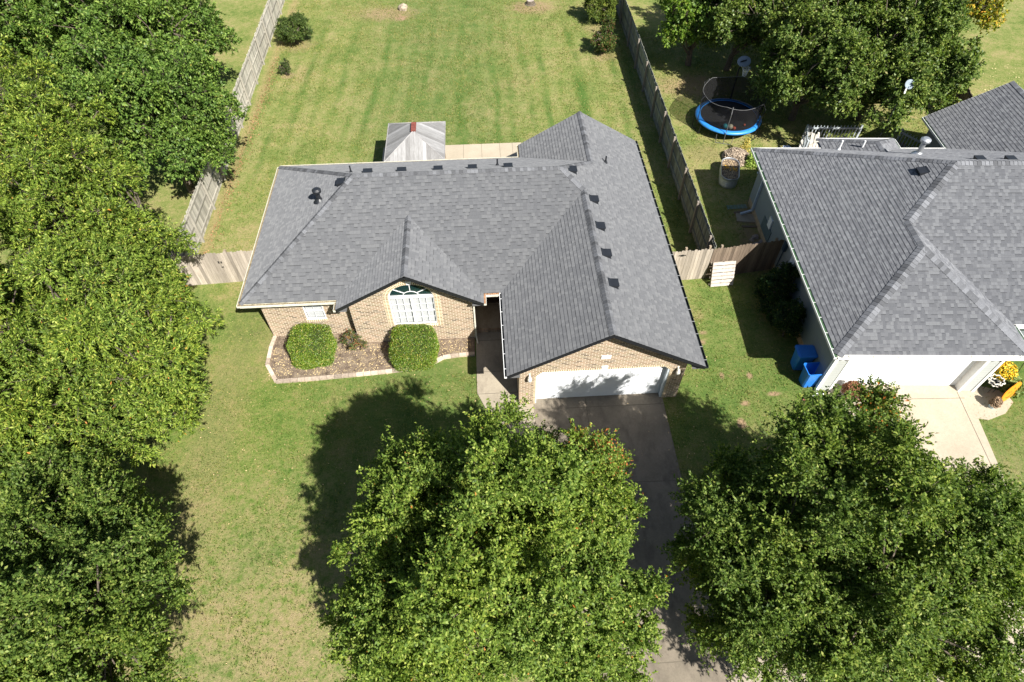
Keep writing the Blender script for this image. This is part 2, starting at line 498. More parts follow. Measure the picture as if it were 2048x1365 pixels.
slab('driveway', [(-.05,.2),(4.92,.2),(4.86,-9.2),(4.6,-14.0),(1.0,-14.0),(-.1,-9.2)], .035, M['conc_old'])
slab('walkway', [(-2.2,5.2),(-.62,5.2),(-.62,-.02),(-.06,-.02),(-.06,-2.4),(-1.2,-1.8),(-2.2,.6)], .04, M['conc_walk'])
slab('patio', [(-7.0,11.75),(.6,11.75),(.6,17.2),(-7.0,17.2)], .06, M['conc'])
slab('neighbour_driveway', [(11.35,.4),(16.65,.05),(18.2,-.55),(18.25,-1.05),(17.7,-1.5),(16.9,-1.75),(16.55,-1.65),(15.4,-9.0),(14.6,-14.0),(11.6,-14.0),(11.15,-6.0)], .035, M['conc'])
slab('sidewalk', [(-60,-11.9),(-.12,-11.7),(-.12,-10.5),(-60,-10.7)], .03, M['conc_walk'])
slab('sidewalk', [(4.87,-10.2),(11.4,-10.2),(11.36,-9.0),(4.87,-9.0)], .03, M['conc_walk'])
slab('sidewalk', [(15.1,-10.2),(60,-10.2),(60,-9.0),(15.4,-9.0)], .03, M['conc_walk'])
jm = MB()
for a, b in (((1.95,.15),(1.85,-14.0)), ((0,-.28),(4.9,-.3)), ((-.05,-3.4),(4.88,-3.5)), ((-.05,-6.6),(4.86,-6.7)), ((-.1,-9.2),(4.86,-9.2))):
    jm.bar((*a,.034), (*b,.034), .025, .01)
tag(obj('driveway_joint', jm, M['joint']), kind='structure')
jm = MB()
for a, b in (((-2.2,3.2),(-.62,3.2)), ((-2.2,1.6),(-.62,1.6)), ((-2.2,.55),(-.62,.55)), ):
    jm.bar((*a,.039), (*b,.039), .02, .01)
for x in (-2.6,-1.6,-.6,.1): jm.bar((x,15.0,.059), (x,17.2,.059), .015, .01)
tag(obj('walkway_joint', jm, M['joint']), kind='structure')
jm = MB()
for a, b in (((16.35,-.45),(15.35,-9.0)), ((13.95,-.2),(13.0,-14)), ((11.2,-5.0),(15.9,-5.2)), ((11.15,-8.3),(15.5,-8.3)),((11.6,-.55),(16.5,-.75))):
    jm.bar((*a,.034), (*b,.034), .02, .01)
tag(obj('neighbour_driveway_joint', jm, M['joint']), kind='structure')
slab('street', [(-160,-22),(190,-22),(190,-14),(-160,-14)], .02, M['conc_walk'])

# ------------------------------------------------------------------ roof builder
def clip(poly, a, b, c):            # keep a*u+b*v+c >= 0
    out = []
    for i in range(len(poly)):
        p, q = poly[i], poly[(i+1) % len(poly)]
        dp = a*p[0]+b*p[1]+c; dq = a*q[0]+b*q[1]+c
        if dp >= 0: out.append(p)
        if (dp > 0 > dq) or (dp < 0 < dq):
            t = dp/(dp-dq); out.append((p[0]+(q[0]-p[0])*t, p[1]+(q[1]-p[1])*t))
    return out

def roof_face(mb, pts, row=.143, t=.012):
    P = [Vector(p) for p in pts]
    nrm = Vector((0,0,0))
    for i in range(len(P)):
        nrm += P[i].cross(P[(i+1) % len(P)])
    nrm.normalize()
    if nrm.z < 0: nrm = -nrm; P = P[::-1]
    up = (Vector((0,0,1)) - nrm*nrm.z).normalized()
    u = up.cross(nrm).normalized()
    zmin = min(P, key=lambda q: q.z); O = zmin
    uv = [((q-O).dot(u), (q-O).dot(up)) for q in P]
    vmax = max(q[1] for q in uv)
    so = abs(O.x*1.37+O.y*.71) % 50
    k = 0
    while k*row < vmax-1e-4:
        a = k*row; b = a+row
        s_ = clip(clip(uv, 0, 1, -a), 0, -1, b)
        if len(s_) >= 3:
            top = []
            for q in s_:
                h = t*(1-(q[1]-a)/row)
                top.append(O + u*q[0] + up*q[1] + nrm*h)
            mb.poly(top, [(q[0]+so, q[1]) for q in s_])
            lo = sorted([q for q in s_ if abs(q[1]-a) < 1e-5])
            if len(lo) >= 2:
                l, r = lo[0], lo[-1]
                A = O+u*l[0]+up*a; B = O+u*r[0]+up*a
                mb.poly([A, B, B+nrm*t, A+nrm*t], [(l[0]+so, a+.002), (r[0]+so, a+.002), (r[0]+so, a+.02), (l[0]+so, a+.02)])
        k += 1

def cap_row(mb, a, b, n1, n2, w=.14, L=.15):
    """overlapping cap shingles along a ridge or hip from a up to b; n1, n2 normals of both slopes"""
    a = Vector(a); b = Vector(b); d = b-a; T = d.length; d.normalize()
    s1 = Vector(n1).normalized().cross(d).normalized(); s2 = -Vector(n2).normalized().cross(d).normalized()
    if s1.z > 0: s1 = -s1
    if s2.z > 0: s2 = -s2
    up = (Vector(n1).normalized()+Vector(n2).normalized()).normalized()
    n = max(1, int(T/L))
    for i in range(n):
        p = a + d*(T*i/n); q = a + d*(T*(i+1.15)/n) if i < n-1 else b
        h0, h1 = .036, .018
        for sv in (s1, s2):
            mb.poly([p+up*h0, q+up*h1, q+sv*w+up*(h1-.004), p+sv*w+up*(h0-.008)])
        base = len(mb.v)
        mb.poly([p+up*h0, p+s1*w+up*(h0-.008), p+s1*w, p+s2*w, p+s2*w+up*(h0-.008)])
def weld(me):
    bm = bmesh.new(); bm.from_mesh(me); bmesh.ops.remove_doubles(bm, verts=bm.verts, dist=.0004); bm.to_mesh(me); bm.free()

def cap_part(parent, mat, *args):
    m = MB(); cap_row(m, *args); o = obj('ridge_cap', m, mat, parent); weld(o.data); return o

# ------------------------------------------------------------------ the brick house
E, SL = 2.6, .583
XL, XR, YF, YB = -11.05, 5.87, 3.48, 12.14
GX0, GX1, GYF = -7.385, -1.775, 2.95
WX0, WYF, BX0, BYB = -1.08, -.5, .19, 13.18
ym = (YF+YB)/2; hd = (YB-YF)/2; zr = E+SL*hd
rx = (WX0+XR)/2; hw = (XR-WX0)/2; zw = E+SL*hw
bx = (BX0+XR)/2; hb = (XR-BX0)/2; zb = E+SL*hb
gx = (GX0+GX1)/2; hg = (GX1-GX0)/2; zg = E+SL*hg
house = thing('brick_house', 'tan brick single storey house with charcoal shingle roof between the two side fences', 'house')
ro = MB()
faces = [
 [(XL,YF,E),(WX0,YF,E),(rx,YF+hw,zw),(XR-hd,ym,zr),(XL+hd,ym,zr)],
 [(XL,YB,E),(XL+hd,ym,zr),(XR-hd,ym,zr),(bx,YB-hb,zb),(BX0,YB,E)],
 [(XL,YF,E),(XL+hd,ym,zr),(XL,YB,E)],
 [(rx,WYF,zw),(XR,WYF,E),(XR,YF+hw,E),(rx,YF+hw,zw)],
 [(rx,YF+hw,zw),(XR,YF+hw,E),(XR,YB-hb,E),(bx,YB-hb,zb),(XR-hd,ym,zr)],
 [(bx,YB-hb,zb),(XR,YB-hb,E),(XR,BYB,E),(bx,BYB,zb)],
 [(WX0,WYF,E),(rx,WYF,zw),(rx,YF+hw,zw),(WX0,YF,E)],
 [(BX0,YB,E),(bx,YB-hb,zb),(bx,BYB,zb),(BX0,BYB,E)],
 [(GX0,GYF,E),(gx,GYF,zg),(gx,YF+hg,zg),(GX0,YF,E)],
 [(GX1,GYF,E),(gx,GYF,zg),(gx,YF+hg,zg),(GX1,YF,E)],
]
for fpts in faces: roof_face(ro, fpts)
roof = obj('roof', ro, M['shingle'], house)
nF, nB, nLf, nRt = (0,-SL,1), (0,SL,1), (-SL,0,1), (SL,0,1)
cap_part(roof, M['cap'], (XL,YF,E), (XL+hd,ym,zr), nF, nLf)
cap_part(roof, M['cap'], (XL,YB,E), (XL+hd,ym,zr), nB, nLf)
cap_part(roof, M['cap'], (XL+hd,ym,zr), (XR-hd,ym,zr), nF, nB)
cap_part(roof, M['cap'], (rx,YF+hw,zw), (XR-hd,ym,zr), nF, nRt)
cap_part(roof, M['cap'], (bx,YB-hb,zb), (XR-hd,ym,zr), nB, nRt)
cap_part(roof, M['cap'], (rx,WYF,zw), (rx,YF+hw,zw), nLf, nRt)
cap_part(roof, M['cap'], (bx,BYB,zb), (bx,YB-hb,zb), nLf, nRt)
cap_part(roof, M['cap'], (gx,GYF,zg), (gx,YF+hg,zg), nLf, nRt)

# trim: rake boards black, fascia, soffits
tr = MB()
def rake(mb, x0, x1, y, z0, z1, h=.17, th=.03):
    mb.poly([(x0,y,z0-.012),(x1,y,z1-.012),(x1,y,z1-h),(x0,y,z0-h)])
    mb.poly([(x0,y+th,z0-.012),(x1,y+th,z1-.012),(x1,y+th,z1-h),(x0,y+th,z0-h)])
    mb.poly([(x0,y,z0-h),(x1,y,z1-h),(x1,y+th,z1-h),(x0,y+th,z0-h)])
for (a, b, c, y) in ((WX0,rx,XR,WYF),(GX0,gx,GX1,GYF)):
    zz = zw if y == WYF else zg
    rake(tr, a, b, y, E, zz); rake(tr, c, b, y, E, zz)
rake(tr, BX0, bx, BYB-.03, E, zb); rake(tr, XR, bx, BYB-.03, E, zb)
# drip edge line a touch lighter is left to the shingles; eave fascia boards
for x, y0, y1 in ((WX0,WYF,YF),(XR,WYF,BYB),(BX0,YB,BYB),(GX0,GYF,YF),(GX1,GYF,YF)):
    tr.box(x-.012, x+.012, y0+.035, y1, E-.17, E-.014)
obj('rake_trim', tr, M['black'], house)
sf = MB()
zs = E-.165
def sq(mb, x0, x1, y0, y1, z): mb.poly([(x0,y0,z),(x1,y0,z),(x1,y1,z),(x0,y1,z)])
sq(sf, XL+.02, -6.99, YF+.02, 4.0, zs); sq(sf, XL+.02, -10.6, 4.0, YB-.02, zs); sq(sf, -10.6, BX0, 11.7, YB-.02, zs)
sq(sf, 5.45, XR-.02, WYF+.04, BYB-.04, zs); sq(sf, WX0+.02, -.62, WYF+.04, YF, zs); sq(sf, GX0+.02, -6.99, GYF+.04, YF, zs); sq(sf, -2.22, GX1-.02, GYF+.04, YF, zs)
sq(sf, -2.22, -.62, YF+.03, 5.2, zs); sq(sf, BX0+.02, .6, YB, BYB-.04, zs)
def soff_g(x0, x1, y0, y1, z0, z1): sf.poly([(x0,y0,z0-.14),(x1,y0,z1-.14),(x1,y1,z1-.14),(x0,y1,z0-.14)])
soff_g(WX0,rx,WYF+.035,0,E,zw); soff_g(XR,rx,WYF+.035,0,E,zw); soff_g(GX0,gx,GYF+.035,3.4,E,zg); soff_g(GX1,gx,GYF+.035,3.4,E,zg)
soff_g(BX0,bx,12.75,BYB-.04,E,zb); soff_g(XR,bx,12.75,BYB-.04,E,zb)
obj('soffit', sf, M['soffit'], house)

def gutter(name, a, b, out, mat, fill, parent, w=.12, d=.1, fillz=-.012, straps=None, label=None, inset=0.0, strapmat=None):
    """U-shaped gutter from a to b (roof edge at that height); out = unit outward vector"""
    a = Vector(a); b = Vector(b); o = Vector(out); m = MB()
    z0 = Vector((0,0,-.02)); dz = Vector((0,0,-d)); t = Vector((0,0,-.004))
    i0 = o*inset; ow = o*(inset+w)
    L = b-a
    def plank(p, q): m.poly([a+p, b+p, b+q, a+q])
    plank(i0+z0, i0+z0+dz); plank(i0+z0+dz, ow+z0+dz); plank(ow+z0+dz, ow+z0)
    plank(ow+z0, ow*1.0+o*(-.018)+z0); plank(ow+z0-o*.018, ow-o*.018+z0+Vector((0,0,-.02)))
    for e in (a, b): m.poly([e+i0+z0, e+i0+z0+dz, e+ow+z0+dz, e+ow+z0])
    gt = obj(name, m, mat, parent, label)
    f = MB(); n = max(2, int(L.length/.12)); rnd = random.Random(int(a.x*97+a.y*31))
    prev = None
    for i in range(n+1):
        p = a + L*(i/n) + Vector((0,0,fillz-.03+rnd.uniform(-.012,.012)))
        cur = (p+i0+o*.004, p+ow-o*.022)
        if prev: f.poly([prev[0], cur[0], cur[1], prev[1]])
        prev = cur
    obj('gutter_debris' if fill is M['debris'] else 'gutter_bed', f, fill, gt)
    if straps:
        k = int(L.length/straps); m_ = MB(); m_.bar((0,0,0), ow+o*.01, .02, .005); me = None
        for i in range(k+1):
            p = a + L*((i+.5)/(k+1)) + Vector((0,0,-.004)) - o*.01
            if me is None: st = obj('gutter_strap', m_, strapmat or M['white'], gt); me = st.data
            else: st = bpy.data.objects.new('gutter_strap', me); COL.objects.link(st); st.parent = gt
            st.location = p
    return gt
gutter('gutter', (XL,YF-.1,E), (XL,YB,E), (-1,0,0), M['cream'], M['debris'], house)
gutter('gutter', (XL,YF,E), (GX0-.02,YF,E), (0,-1,0), M['cream'], M['debris'], house)
gutter('gutter', (XL,YB,E), (BX0-.1,YB,E), (0,1,0), M['cream'], M['debris'], house)
gutter('gutter', (BX0,YB,E), (BX0,BYB,E), (-1,0,0), M['cream'], M['debris'], house, w=.1)
gutter('gutter', (GX0,GYF,E), (GX0,YF-.12,E), (-1,0,0), M['cream'], M['debris'], house, w=.09)
gutter('gutter', (GX1,GYF,E), (GX1,YF,E), (1,0,0), M['cream'], M['rustleaf'], house, w=.1, fillz=.012)
gutter('gutter', (GX1+.1,YF,E), (WX0-.1,YF,E), (0,-1,0), M['cream'], M['rustleaf'], house, w=.1, fillz=.012)
gutter('gutter', (WX0,WYF,E), (WX0,YF,E), (-1,0,0), M['white'], M['darkgut'], house, w=.09, fillz=-.05, straps=.75)
gutter('gutter', (XR,WYF,E), (XR,BYB,E), (1,0,0), M['darkgut'], M['darkgut'], house, w=.12, fillz=-.05, straps=.62, strapmat=plain('dull_strap', (.3,.3,.3), .5))

# walls
wl = MB()
def wy(x0, x1, y, z0, z1): wl.poly([(x0,y,z0),(x1,y,z0),(x1,y,z1),(x0,y,z1)], [(x0,z0),(x1,z0),(x1,z1),(x0,z1)])
def wx(x, y0, y1, z0, z1): wl.poly([(x,y0,z0),(x,y1,z0),(x,y1,z1),(x,y0,z1)], [(y0,z0),(y1,z0),(y1,z1),(y0,z1)])
zt = E-.16
# left front wall with small window hole x -8.98..-8.19, z 1.02..2.0
wy(-10.6,-8.98,3.95,0,zt); wy(-8.19,-6.99,3.95,0,zt); wy(-8.98,-8.19,3.95,0,1.02); wy(-8.98,-8.19,3.95,2.02,zt)
wx(-10.6,3.95,11.7,0,zt); wy(-10.6,.6,11.7,0,zt); wx(.6,11.7,12.75,0,zt); wx(5.45,0,12.75,0,zt)
wx(-6.99,3.4,3.95,0,zt); wx(-2.22,3.4,5.2,0,zt); wx(-.62,0,5.2,0,zt)
# entry wall with door hole
wy(-2.22,-1.95,5.2,0,zt); wy(-.9,-.62,5.2,0,zt); wy(-1.95,-.9,5.2,2.1,zt)
def up_g(x, a, c): return E + SL*min(x-a, c-x) - .145
# dormer wall y=3.4 with arched hole
ax0, ax1, asp, aap, ab = -5.42, -3.68, 2.6, 3.34, 1.04
acx = (ax0+ax1)/2; arx = (ax1-ax0)/2; arz = aap-asp
def gy(pts, y): wl.poly([(x,y,z) for x, z in pts], [(x,z) for x, z in pts])
gy([(-6.99,0),(ax0,0),(ax0,up_g(ax0,GX0,GX1)),(-6.99,up_g(-6.99,GX0,GX1))],3.4)
gy([(ax1,0),(-2.22,0),(-2.22,up_g(-2.22,GX0,GX1)),(ax1,up_g(ax1,GX0,GX1))],3.4)
gy([(ax0,0),(ax1,0),(ax1,ab),(ax0,ab)],3.4)
arc = [(acx-arx*math.cos(math.pi*i/24), asp+arz*math.sin(math.pi*i/24)) for i in range(25)]
for i in range(24):
    a, b = arc[i], arc[i+1]
    pts = [a, b, (b[0], up_g(b[0],GX0,GX1)), (a[0], up_g(a[0],GX0,GX1))]
    if a[0] < gx < b[0]: pts = [a, b, (b[0], up_g(b[0],GX0,GX1)), (gx, up_g(gx,GX0,GX1)), (a[0], up_g(a[0],GX0,GX1))]
    gy(pts, 3.4)
# reveal of the arched opening
rv = arc + [(ax1, ab), (ax0, ab)]
for i in range(len(rv)):
    a, b = rv[i], rv[(i+1) % len(rv)]
    wl.poly([(a[0],3.4,a[1]),(b[0],3.4,b[1]),(b[0],3.5,b[1]),(a[0],3.5,a[1])])
# garage front wall y=0, opening 0..4.88 x 0..2.05 with clipped corners
gh, gc = 2.05, .22
gy([(-.62,0),(0,0),(0,gh-gc),(0,up_g(0,WX0,XR)),(-.62,up_g(-.62,WX0,XR))],0)
gy([(4.88,0),(5.45,0),(5.45,up_g(5.45,WX0,XR)),(4.88,up_g(4.88,WX0,XR))],0)
gy([(0,gh-gc),(gc,gh),(gc,up_g(gc,WX0,XR)),(0,up_g(0,WX0,XR))],0)
gy([(4.88,gh-gc),(4.88,up_g(4.88,WX0,XR)),(4.88-gc,up_g(4.88-gc,WX0,XR)),(4.88-gc,gh)],0)
gy([(gc,gh),(4.88-gc,gh),(4.88-gc,up_g(4.88-gc,WX0,XR)),(rx,up_g(rx,WX0,XR)),(gc,up_g(gc,WX0,XR))],0)
# rear gable
gy([(.6,0),(5.45,0),(5.45,up_g(5.45,BX0,XR)),(bx,up_g(bx,BX0,XR)),(.6,up_g(.6,BX0,XR))],12.75)
obj('wall', wl, M['brick'], house)

# brick trim: arch surround (two header rings), window sill, garage header
bt = MB()
def ring(r0x, r0z, r1x, r1z, y):
    n = 40; L = 0
    pp = [( -math.cos(math.pi*i/n), math.sin(math.pi*i/n)) for i in range(n+1)]
    for i in range(n):
        a, b = pp[i], pp[i+1]
        A0 = (acx+a[0]*r0x, asp+a[1]*r0z); B0 = (acx+b[0]*r0x, asp+b[1]*r0z)
        A1 = (acx+a[0]*r1x, asp+a[1]*r1z); B1 = (acx+b[0]*r1x, asp+b[1]*r1z)
        d = math.hypot(B1[0]-A1[0], B1[1]-A1[1])
        zl = lambda p: (p[0], min(p[1], up_g(p[0],GX0,GX1)+.01))
        A1, B1 = zl(A1), zl(B1)
        bt.poly([(A0[0],y,A0[1]),(B0[0],y,B0[1]),(B1[0],y,B1[1]),(A1[0],y,A1[1])], [(L,0),(L+d,0),(L+d,.11),(L,.11)])
        L += d
ring(arx, arz, arx+.11, arz+.11, 3.385); ring(arx+.11, arz+.11, arx+.22, arz+.2, 3.388)
for sx in (-1, 1):
    for k in (0, 1):
        xa = acx+sx*(arx+.11*k); xb = acx+sx*(arx+.11*(k+1))
        bt.poly([(xa,3.385+.003*k,ab-.1),(xb,3.385+.003*k,ab-.1),(xb,3.385+.003*k,asp),(xa,3.385+.003*k,asp)], [(0,0),(0,.11),(1.66,.11),(1.66,0)])
obj('arch_surround', bt, M['brick_end'], house)
obj('window_sill', MB().box(ax0-.02, ax1+.02, 3.34, 3.4, ab-.1, ab-.005), M['brick_end'], house)
obj('window_sill', MB().box(-9.02, -8.15, 3.9, 3.949, .92, 1.015), M['brick_end'], house)
bt = MB()
nb = 0
def hdr(p, q, w, flip=1):
    p = Vector((p[0],0,p[1])); q = Vector((q[0],0,q[1])); d = (q-p); L = d.length; d.normalize(); nn = Vector((-d.z,0,d.x))*flip
    y = -.012
    a, b, c, e = p, q, q+nn*w, p+nn*w
    bt.poly([(v.x,y,v.z) for v in (a,b,c,e)], [(0,0),(L,0),(L,w),(0,w)])
hdr((gc,gh),(4.88-gc,gh),.1); hdr((0,gh-gc),(gc,gh),.1); hdr((4.88-gc,gh),(4.88,gh-gc),.1)
hdr((0,0),(0,gh-gc),.1); hdr((4.88,gh-gc),(4.88,0),.1)
obj('garage_surround', bt, M['brick_end'], house)
ks = MB()
ks.poly([(2.36,-.03,2.03),(2.52,-.03,2.03),(2.56,-.03,2.26),(2.32,-.03,2.26)])
for a, b in (((2.36,2.03),(2.52,2.03)),((2.52,2.03),(2.56,2.26)),((2.56,2.26),(2.32,2.26)),((2.32,2.26),(2.36,2.03))):
    ks.poly([(a[0],-.03,a[1]),(b[0],-.03,b[1]),(b[0],0,b[1]),(a[0],0,a[1])])
obj('keystone', ks, M['white'], house)
ks = MB()
ks.poly([(acx-.07,3.37,aap),(acx+.07,3.37,aap),(acx+.12,3.37,aap+.17),(acx-.12,3.37,aap+.17)])
ks.poly([(acx-.12,3.37,aap+.17),(acx+.12,3.37,aap+.17),(acx+.12,3.4,aap+.17),(acx-.12,3.4,aap+.17)])
obj('keystone', ks, M['white'], house)
pl_ = MB().box(2.26, 2.6, -.03, 0, 2.7, 2.88)
pq = obj('number_plate', pl_, M['white'], house)
ink = plain('faded_ink', (.6,.6,.64), .6)
for i, x in enumerate((2.33, 2.42, 2.5)): obj('faded_mark', MB().box(x, x+.018, -.033, -.029, 2.745+.01*(i % 2), 2.83), ink, pq)

# windows
def window(parent, x0, x1, z0, z1, y, cols, rows, arch=False):
    fr = MB(); t = .045
    win = MB()
    zt_ = z1
    fr.box(x0, x0+t, y-.03, y+.04, z0, zt_); fr.box(x1-t, x1, y-.03, y+.04, z0, zt_)
    fr.box(x0+t, x1-t, y-.03, y+.04, z0, z0+t); fr.box(x0+t, x1-t, y-.03, y+.04, zt_-t, zt_)
    wo = obj('window', fr, M['white'], parent)
    mu = MB(); mid = (z0+z1)/2
    halves = [(x0+t, x1-t)] if not arch else [(x0+t, acx-.05), (acx+.05, x1-t)]
    if arch: mu.box(acx-.05, acx+.05, y-.035, y+.03, z0+t, z1-t)
    for h0, h1 in halves:
        mu.box(h0, h1, y-.025, y+.02, mid-.025, mid+.025)
        for c in range(1, cols):
            xx = h0+(h1-h0)*c/cols
            mu.box(xx-.009, xx+.009, y-.012, y-.002, z0+t, mid-.025); mu.box(xx-.009, xx+.009, y-.012, y-.002, mid+.025, z1-t)
        for r_ in range(1, rows):
            for a_, b_ in ((z0+t, mid-.025), (mid+.025, z1-t)):
                zz = a_+(b_-a_)*r_/rows
                mu.box(h0, h1, y-.011, y-.003, zz-.009, zz+.009)
    obj('muntin', mu, M['white'], wo)
    pa = MB(); pa.poly([(x0+t,y+.004,z0+t),(x1-t,y+.004,z0+t),(x1-t,y+.004,z1-t),(x0+t,y+.004,z1-t)])
    obj('pane', pa, M['glass'], wo)
    bl = MB(); zz = z0+t
    while zz < z1-t:
        bl.poly([(x0+t,y+.055,zz),(x1-t,y+.055,zz),(x1-t,y+.085,zz+.045),(x0+t,y+.085,zz+.045)]); zz += .05
    obj('blind', bl, M['blind'], wo)
    rm = MB(); rm.poly([(x0,y+.12,z0),(x1,y+.12,z0),(x1,y+.12,z1+.7*arch),(x0,y+.12,z1+.7*arch)])
    return wo
window(house, -8.98, -8.19, 1.02, 2.02, 3.98, 2, 1)
wo = window(house, ax0, ax1, ab, asp, 3.46, 3, 2, True)
fan = MB()
fa = [(acx-arx*.97*math.cos(math.pi*i/24), 3.45, asp+.03+arz*.95*math.sin(math.pi*i/24)) for i in range(25)]
fan.tube([(p[0], 3.45, p[2]) for p in fa], .03, 6)
fan.box(ax0, ax1, 3.41, 3.49, asp-.01, asp+.09)
sm_ = [(acx-.3*math.cos(math.pi*i/12), 3.45, asp+.09+.22*math.sin(math.pi*i/12)) for i in range(13)]
fan.tube(sm_, .014, 6)
for ang in (38, 90, 142):
    a = R(ang); fan.bar((acx-.3*math.cos(a),3.45,asp+.09+.22*math.sin(a)), (acx-arx*.95*math.cos(a),3.45,asp+.03+arz*.93*math.sin(a)), .02, .025)
fo = obj('fan_window', fan, M['white'], house)
pa = MB(); pa.poly([(p[0],3.47,p[2]) for p in fa])
obj('pane', pa, M['glass_dark'], fo)

# garage door, sectional
gd = MB()
gd.box(.03, 4.85, .215, .24, 0.02, 2.04)
for r_ in range(4):
    z0_, z1_ = .03+.5*r_, .03+.5*(r_+1)-.012
    gd.box(.03, 4.85, .2, .214, z0_, z1_)
    for c in range(8):
        xx0, xx1 = .14+.59*c, .14+.59*c+.47
        for (p0, p1, q0, q1) in ((xx0,xx1,z0_+.09,z0_+.105),(xx0,xx1,z1_-.105,z1_-.09),(xx0,xx0+.015,z0_+.09,z1_-.09),(xx1-.015,xx1,z0_+.09,z1_-.09)):
            gd.box(p0, p1, .194, .199, q0, q1)
gdo = obj('garage_door', gd, M['door'], house)
gj = MB()
gj.box(-.0, .04, .01, .2, 0.03, gh-.02); gj.box(4.8, 4.875, .01, .2, .036, gh-.04); gj.box(.04, 4.8, .03, .19, gh-.02, gh+.03)
obj('garage_door_frame', gj, plain('grey_white_trim', (.5,.55,.58), .5, var=.06), house)
# wall lamps
for x in (-.25, 5.15):
    l = MB(); l.lathe([(0,0),(.04,.0),(.05,.02),(.02,.04),(0,.04)], 12, (x,-.12,1.93)); l.bar((x,0,1.97),(x,-.12,1.95),.03,.03)
    l.box(x-.035, x+.035, -.02, 0, 1.8, 2.0)
    lo_ = obj('wall_lamp', l, M['brass'], house)
    s_ = MB(); s_.lathe([(.03,.28),(.075,.2),(.085,.1),(.05,.0),(0,0)], 12, (x,-.12,1.66)); s_.sm = True
    obj('lamp_shade', s_, M['lampglass'], lo_)
# entry
ent = MB(); ent.box(-1.93, -.92, 5.22, 5.26, .1, 2.08)
en = obj('front_door', ent, plain('dark_door', (.035,.025,.02), .5), house)
obj('door_handle', MB().lathe([(0,0),(.03,.01),(.03,.05),(0,.06)], 10, (-1.05,5.18,1.0)), M['brass'], en)
st_ = MB(); st_.box(-2.21, -.63, 3.75, 5.19, .041, .16)
obj('porch_step', st_, M['conc_walk'], house)
sb = MB()
for i in range(12): sb.box(-2.2+.13*i, -2.2+.13*i+.11, 3.63, 3.75, .041, .17)
obj('step_brick', sb, plain('step_brick', (.3,.22,.15), .9, var=.2, scale=5, island=True), house)

# roof vents and pipes
def on_right(x): return E+SL*(XR-x)
def vent_box(parent, x, y, z, slope_dir, mat, s=.185):
    """low slant-back box vent lying on the slope; slope_dir = downhill direction in plan"""
    d = Vector((*slope_dir, 0)); dn = Vector((d.x, d.y, -SL)).normalized(); sd_ = Vector((-d.y, d.x, 0)); nn = sd_.cross(dn)
    if nn.z < 0: nn = -nn
    Mx = Matrix((sd_, dn, nn)).transposed().to_4x4(); Mx.translation = Vector((x, y, z))
    m = MB()
    P = [(-s,-s*.8,.012),(s,-s*.8,.012),(s,s*.8,.15),(-s,s*.8,.15),(-s,s*.8,.02),(s,s*.8,.02)]
    P = [Mx @ Vector(p) for p in P]
    m.poly([P[0],P[1],P[2],P[3]]); m.poly([P[3],P[2],P[5],P[4]]); m.poly([P[0],P[3],P[4]]); m.poly([P[1],P[5],P[2]])
    m.box(-s-.02, s+.02, -s-.02, s+.02, .012, .018, 0, Mx)
    m.box(-s*.8, s*.8, s*.8, s*.8+.015, .018, .03, 0, Mx)
    return obj('roof_vent', m, mat, parent)
for x, y in ((2.02,7.97),(2.74,6.56),(2.76,4.97),(2.76,3.48),(2.78,1.97)):
    vent_box(house, x, y, E+SL*(XR-x), (1,0), M['vent'])
for x, y in ((-6.25,8.42),(-4.88,8.45),(-3.4,8.45),(-2.0,8.45),(-.54,8.45)):
    vent_box(house, x, y, E+SL*(YB-y), (0,1), M['vent'])
vent_box(house, -7.2, 7.75, E+SL*(-7.2-XL), (-1,0), M['vent'])
def pipe(parent, x, y, z, h, mat, r=.04, name='vent_pipe', cap=False):
    m = MB(); m.tube([(x,y,z-.1),(x,y,z+h)], r, 12); m.lathe([(r*2.6,-.02),(r*1.8,.05),(r*1.05,.12)], 14, (x,y,z))
    if cap:
        m.lathe([(r*1.1,h-.02),(r*2.0,h),(r*2.1,h+.1),(r*1.3,h+.16),(0,h+.17)], 16, (x,y,z))
    return obj(name, m, mat, parent, smooth=False)
pipe(house, -8.15, 7.35, E+SL*(-8.15-XL), .42, M['vent'], .085, 'flue_pipe', True)
pipe(house, -6.95, 8.6, E+SL*(YB-8.6), .32, M['vent'], .03)
pipe(house, -.96, 9.1, E+SL*(YB-9.1), .32, M['vent'], .035)
pipe(house, 3.78, 9.8, E+SL*(XR-3.78), .32, M['vent'], .035)
ds = MB(); ds.bar((-2.18,3.36,2.45),(-2.18,3.36,.15),.05,.06); ds.bar((-2.18,3.36,.15),(-2.12,3.05,.07),.05,.06)
obj('downspout', ds, M['cream'], house)

# ------------------------------------------------------------------ neighbour house (rotated)
NA = R(-3.742)
nb = thing('grey_house', 'grey vinyl sided house with mottled pewter shingle roof right of the brick house', 'house', (10.47,-.45,0), NA)
def N2W(x, y): return (10.47+math.cos(NA)*x-math.sin(NA)*y, -.45+math.sin(NA)*x+math.cos(NA)*y)
E2 = 2.85
nL, na, nm, ns = 12.28, 3.40, 1.43, .572
nbq = (nL-nm)/2; NW = 18.0
gl, gr_, gyb = 9.1, 15.6, 15.0       # rear gable wing on the right
gm = (gl+gr_)/2; gzz = E2+ns*(gr_-gl)/2
zA = E2+ns*na; zR2 = E2+ns*nbq
r2 = MB()
nfaces = [
 [(0,0,E2),(na,na,zA),(na,nm+na,zA),(nbq,nL-nbq,zR2),(0,nL,E2)],          # left (split below)
]
roof_face(r2, [(0,0,E2),(na,na,zA),(na,nm+na,zA),(0,nm+na,E2)])
roof_face(r2, [(0,nm+na,E2),(na,nm+na,zA),(nbq,nL-nbq,zR2),(0,nL,E2)])
roof_face(r2, [(0,0,E2),(2*na,0,E2),(na,na,zA)])
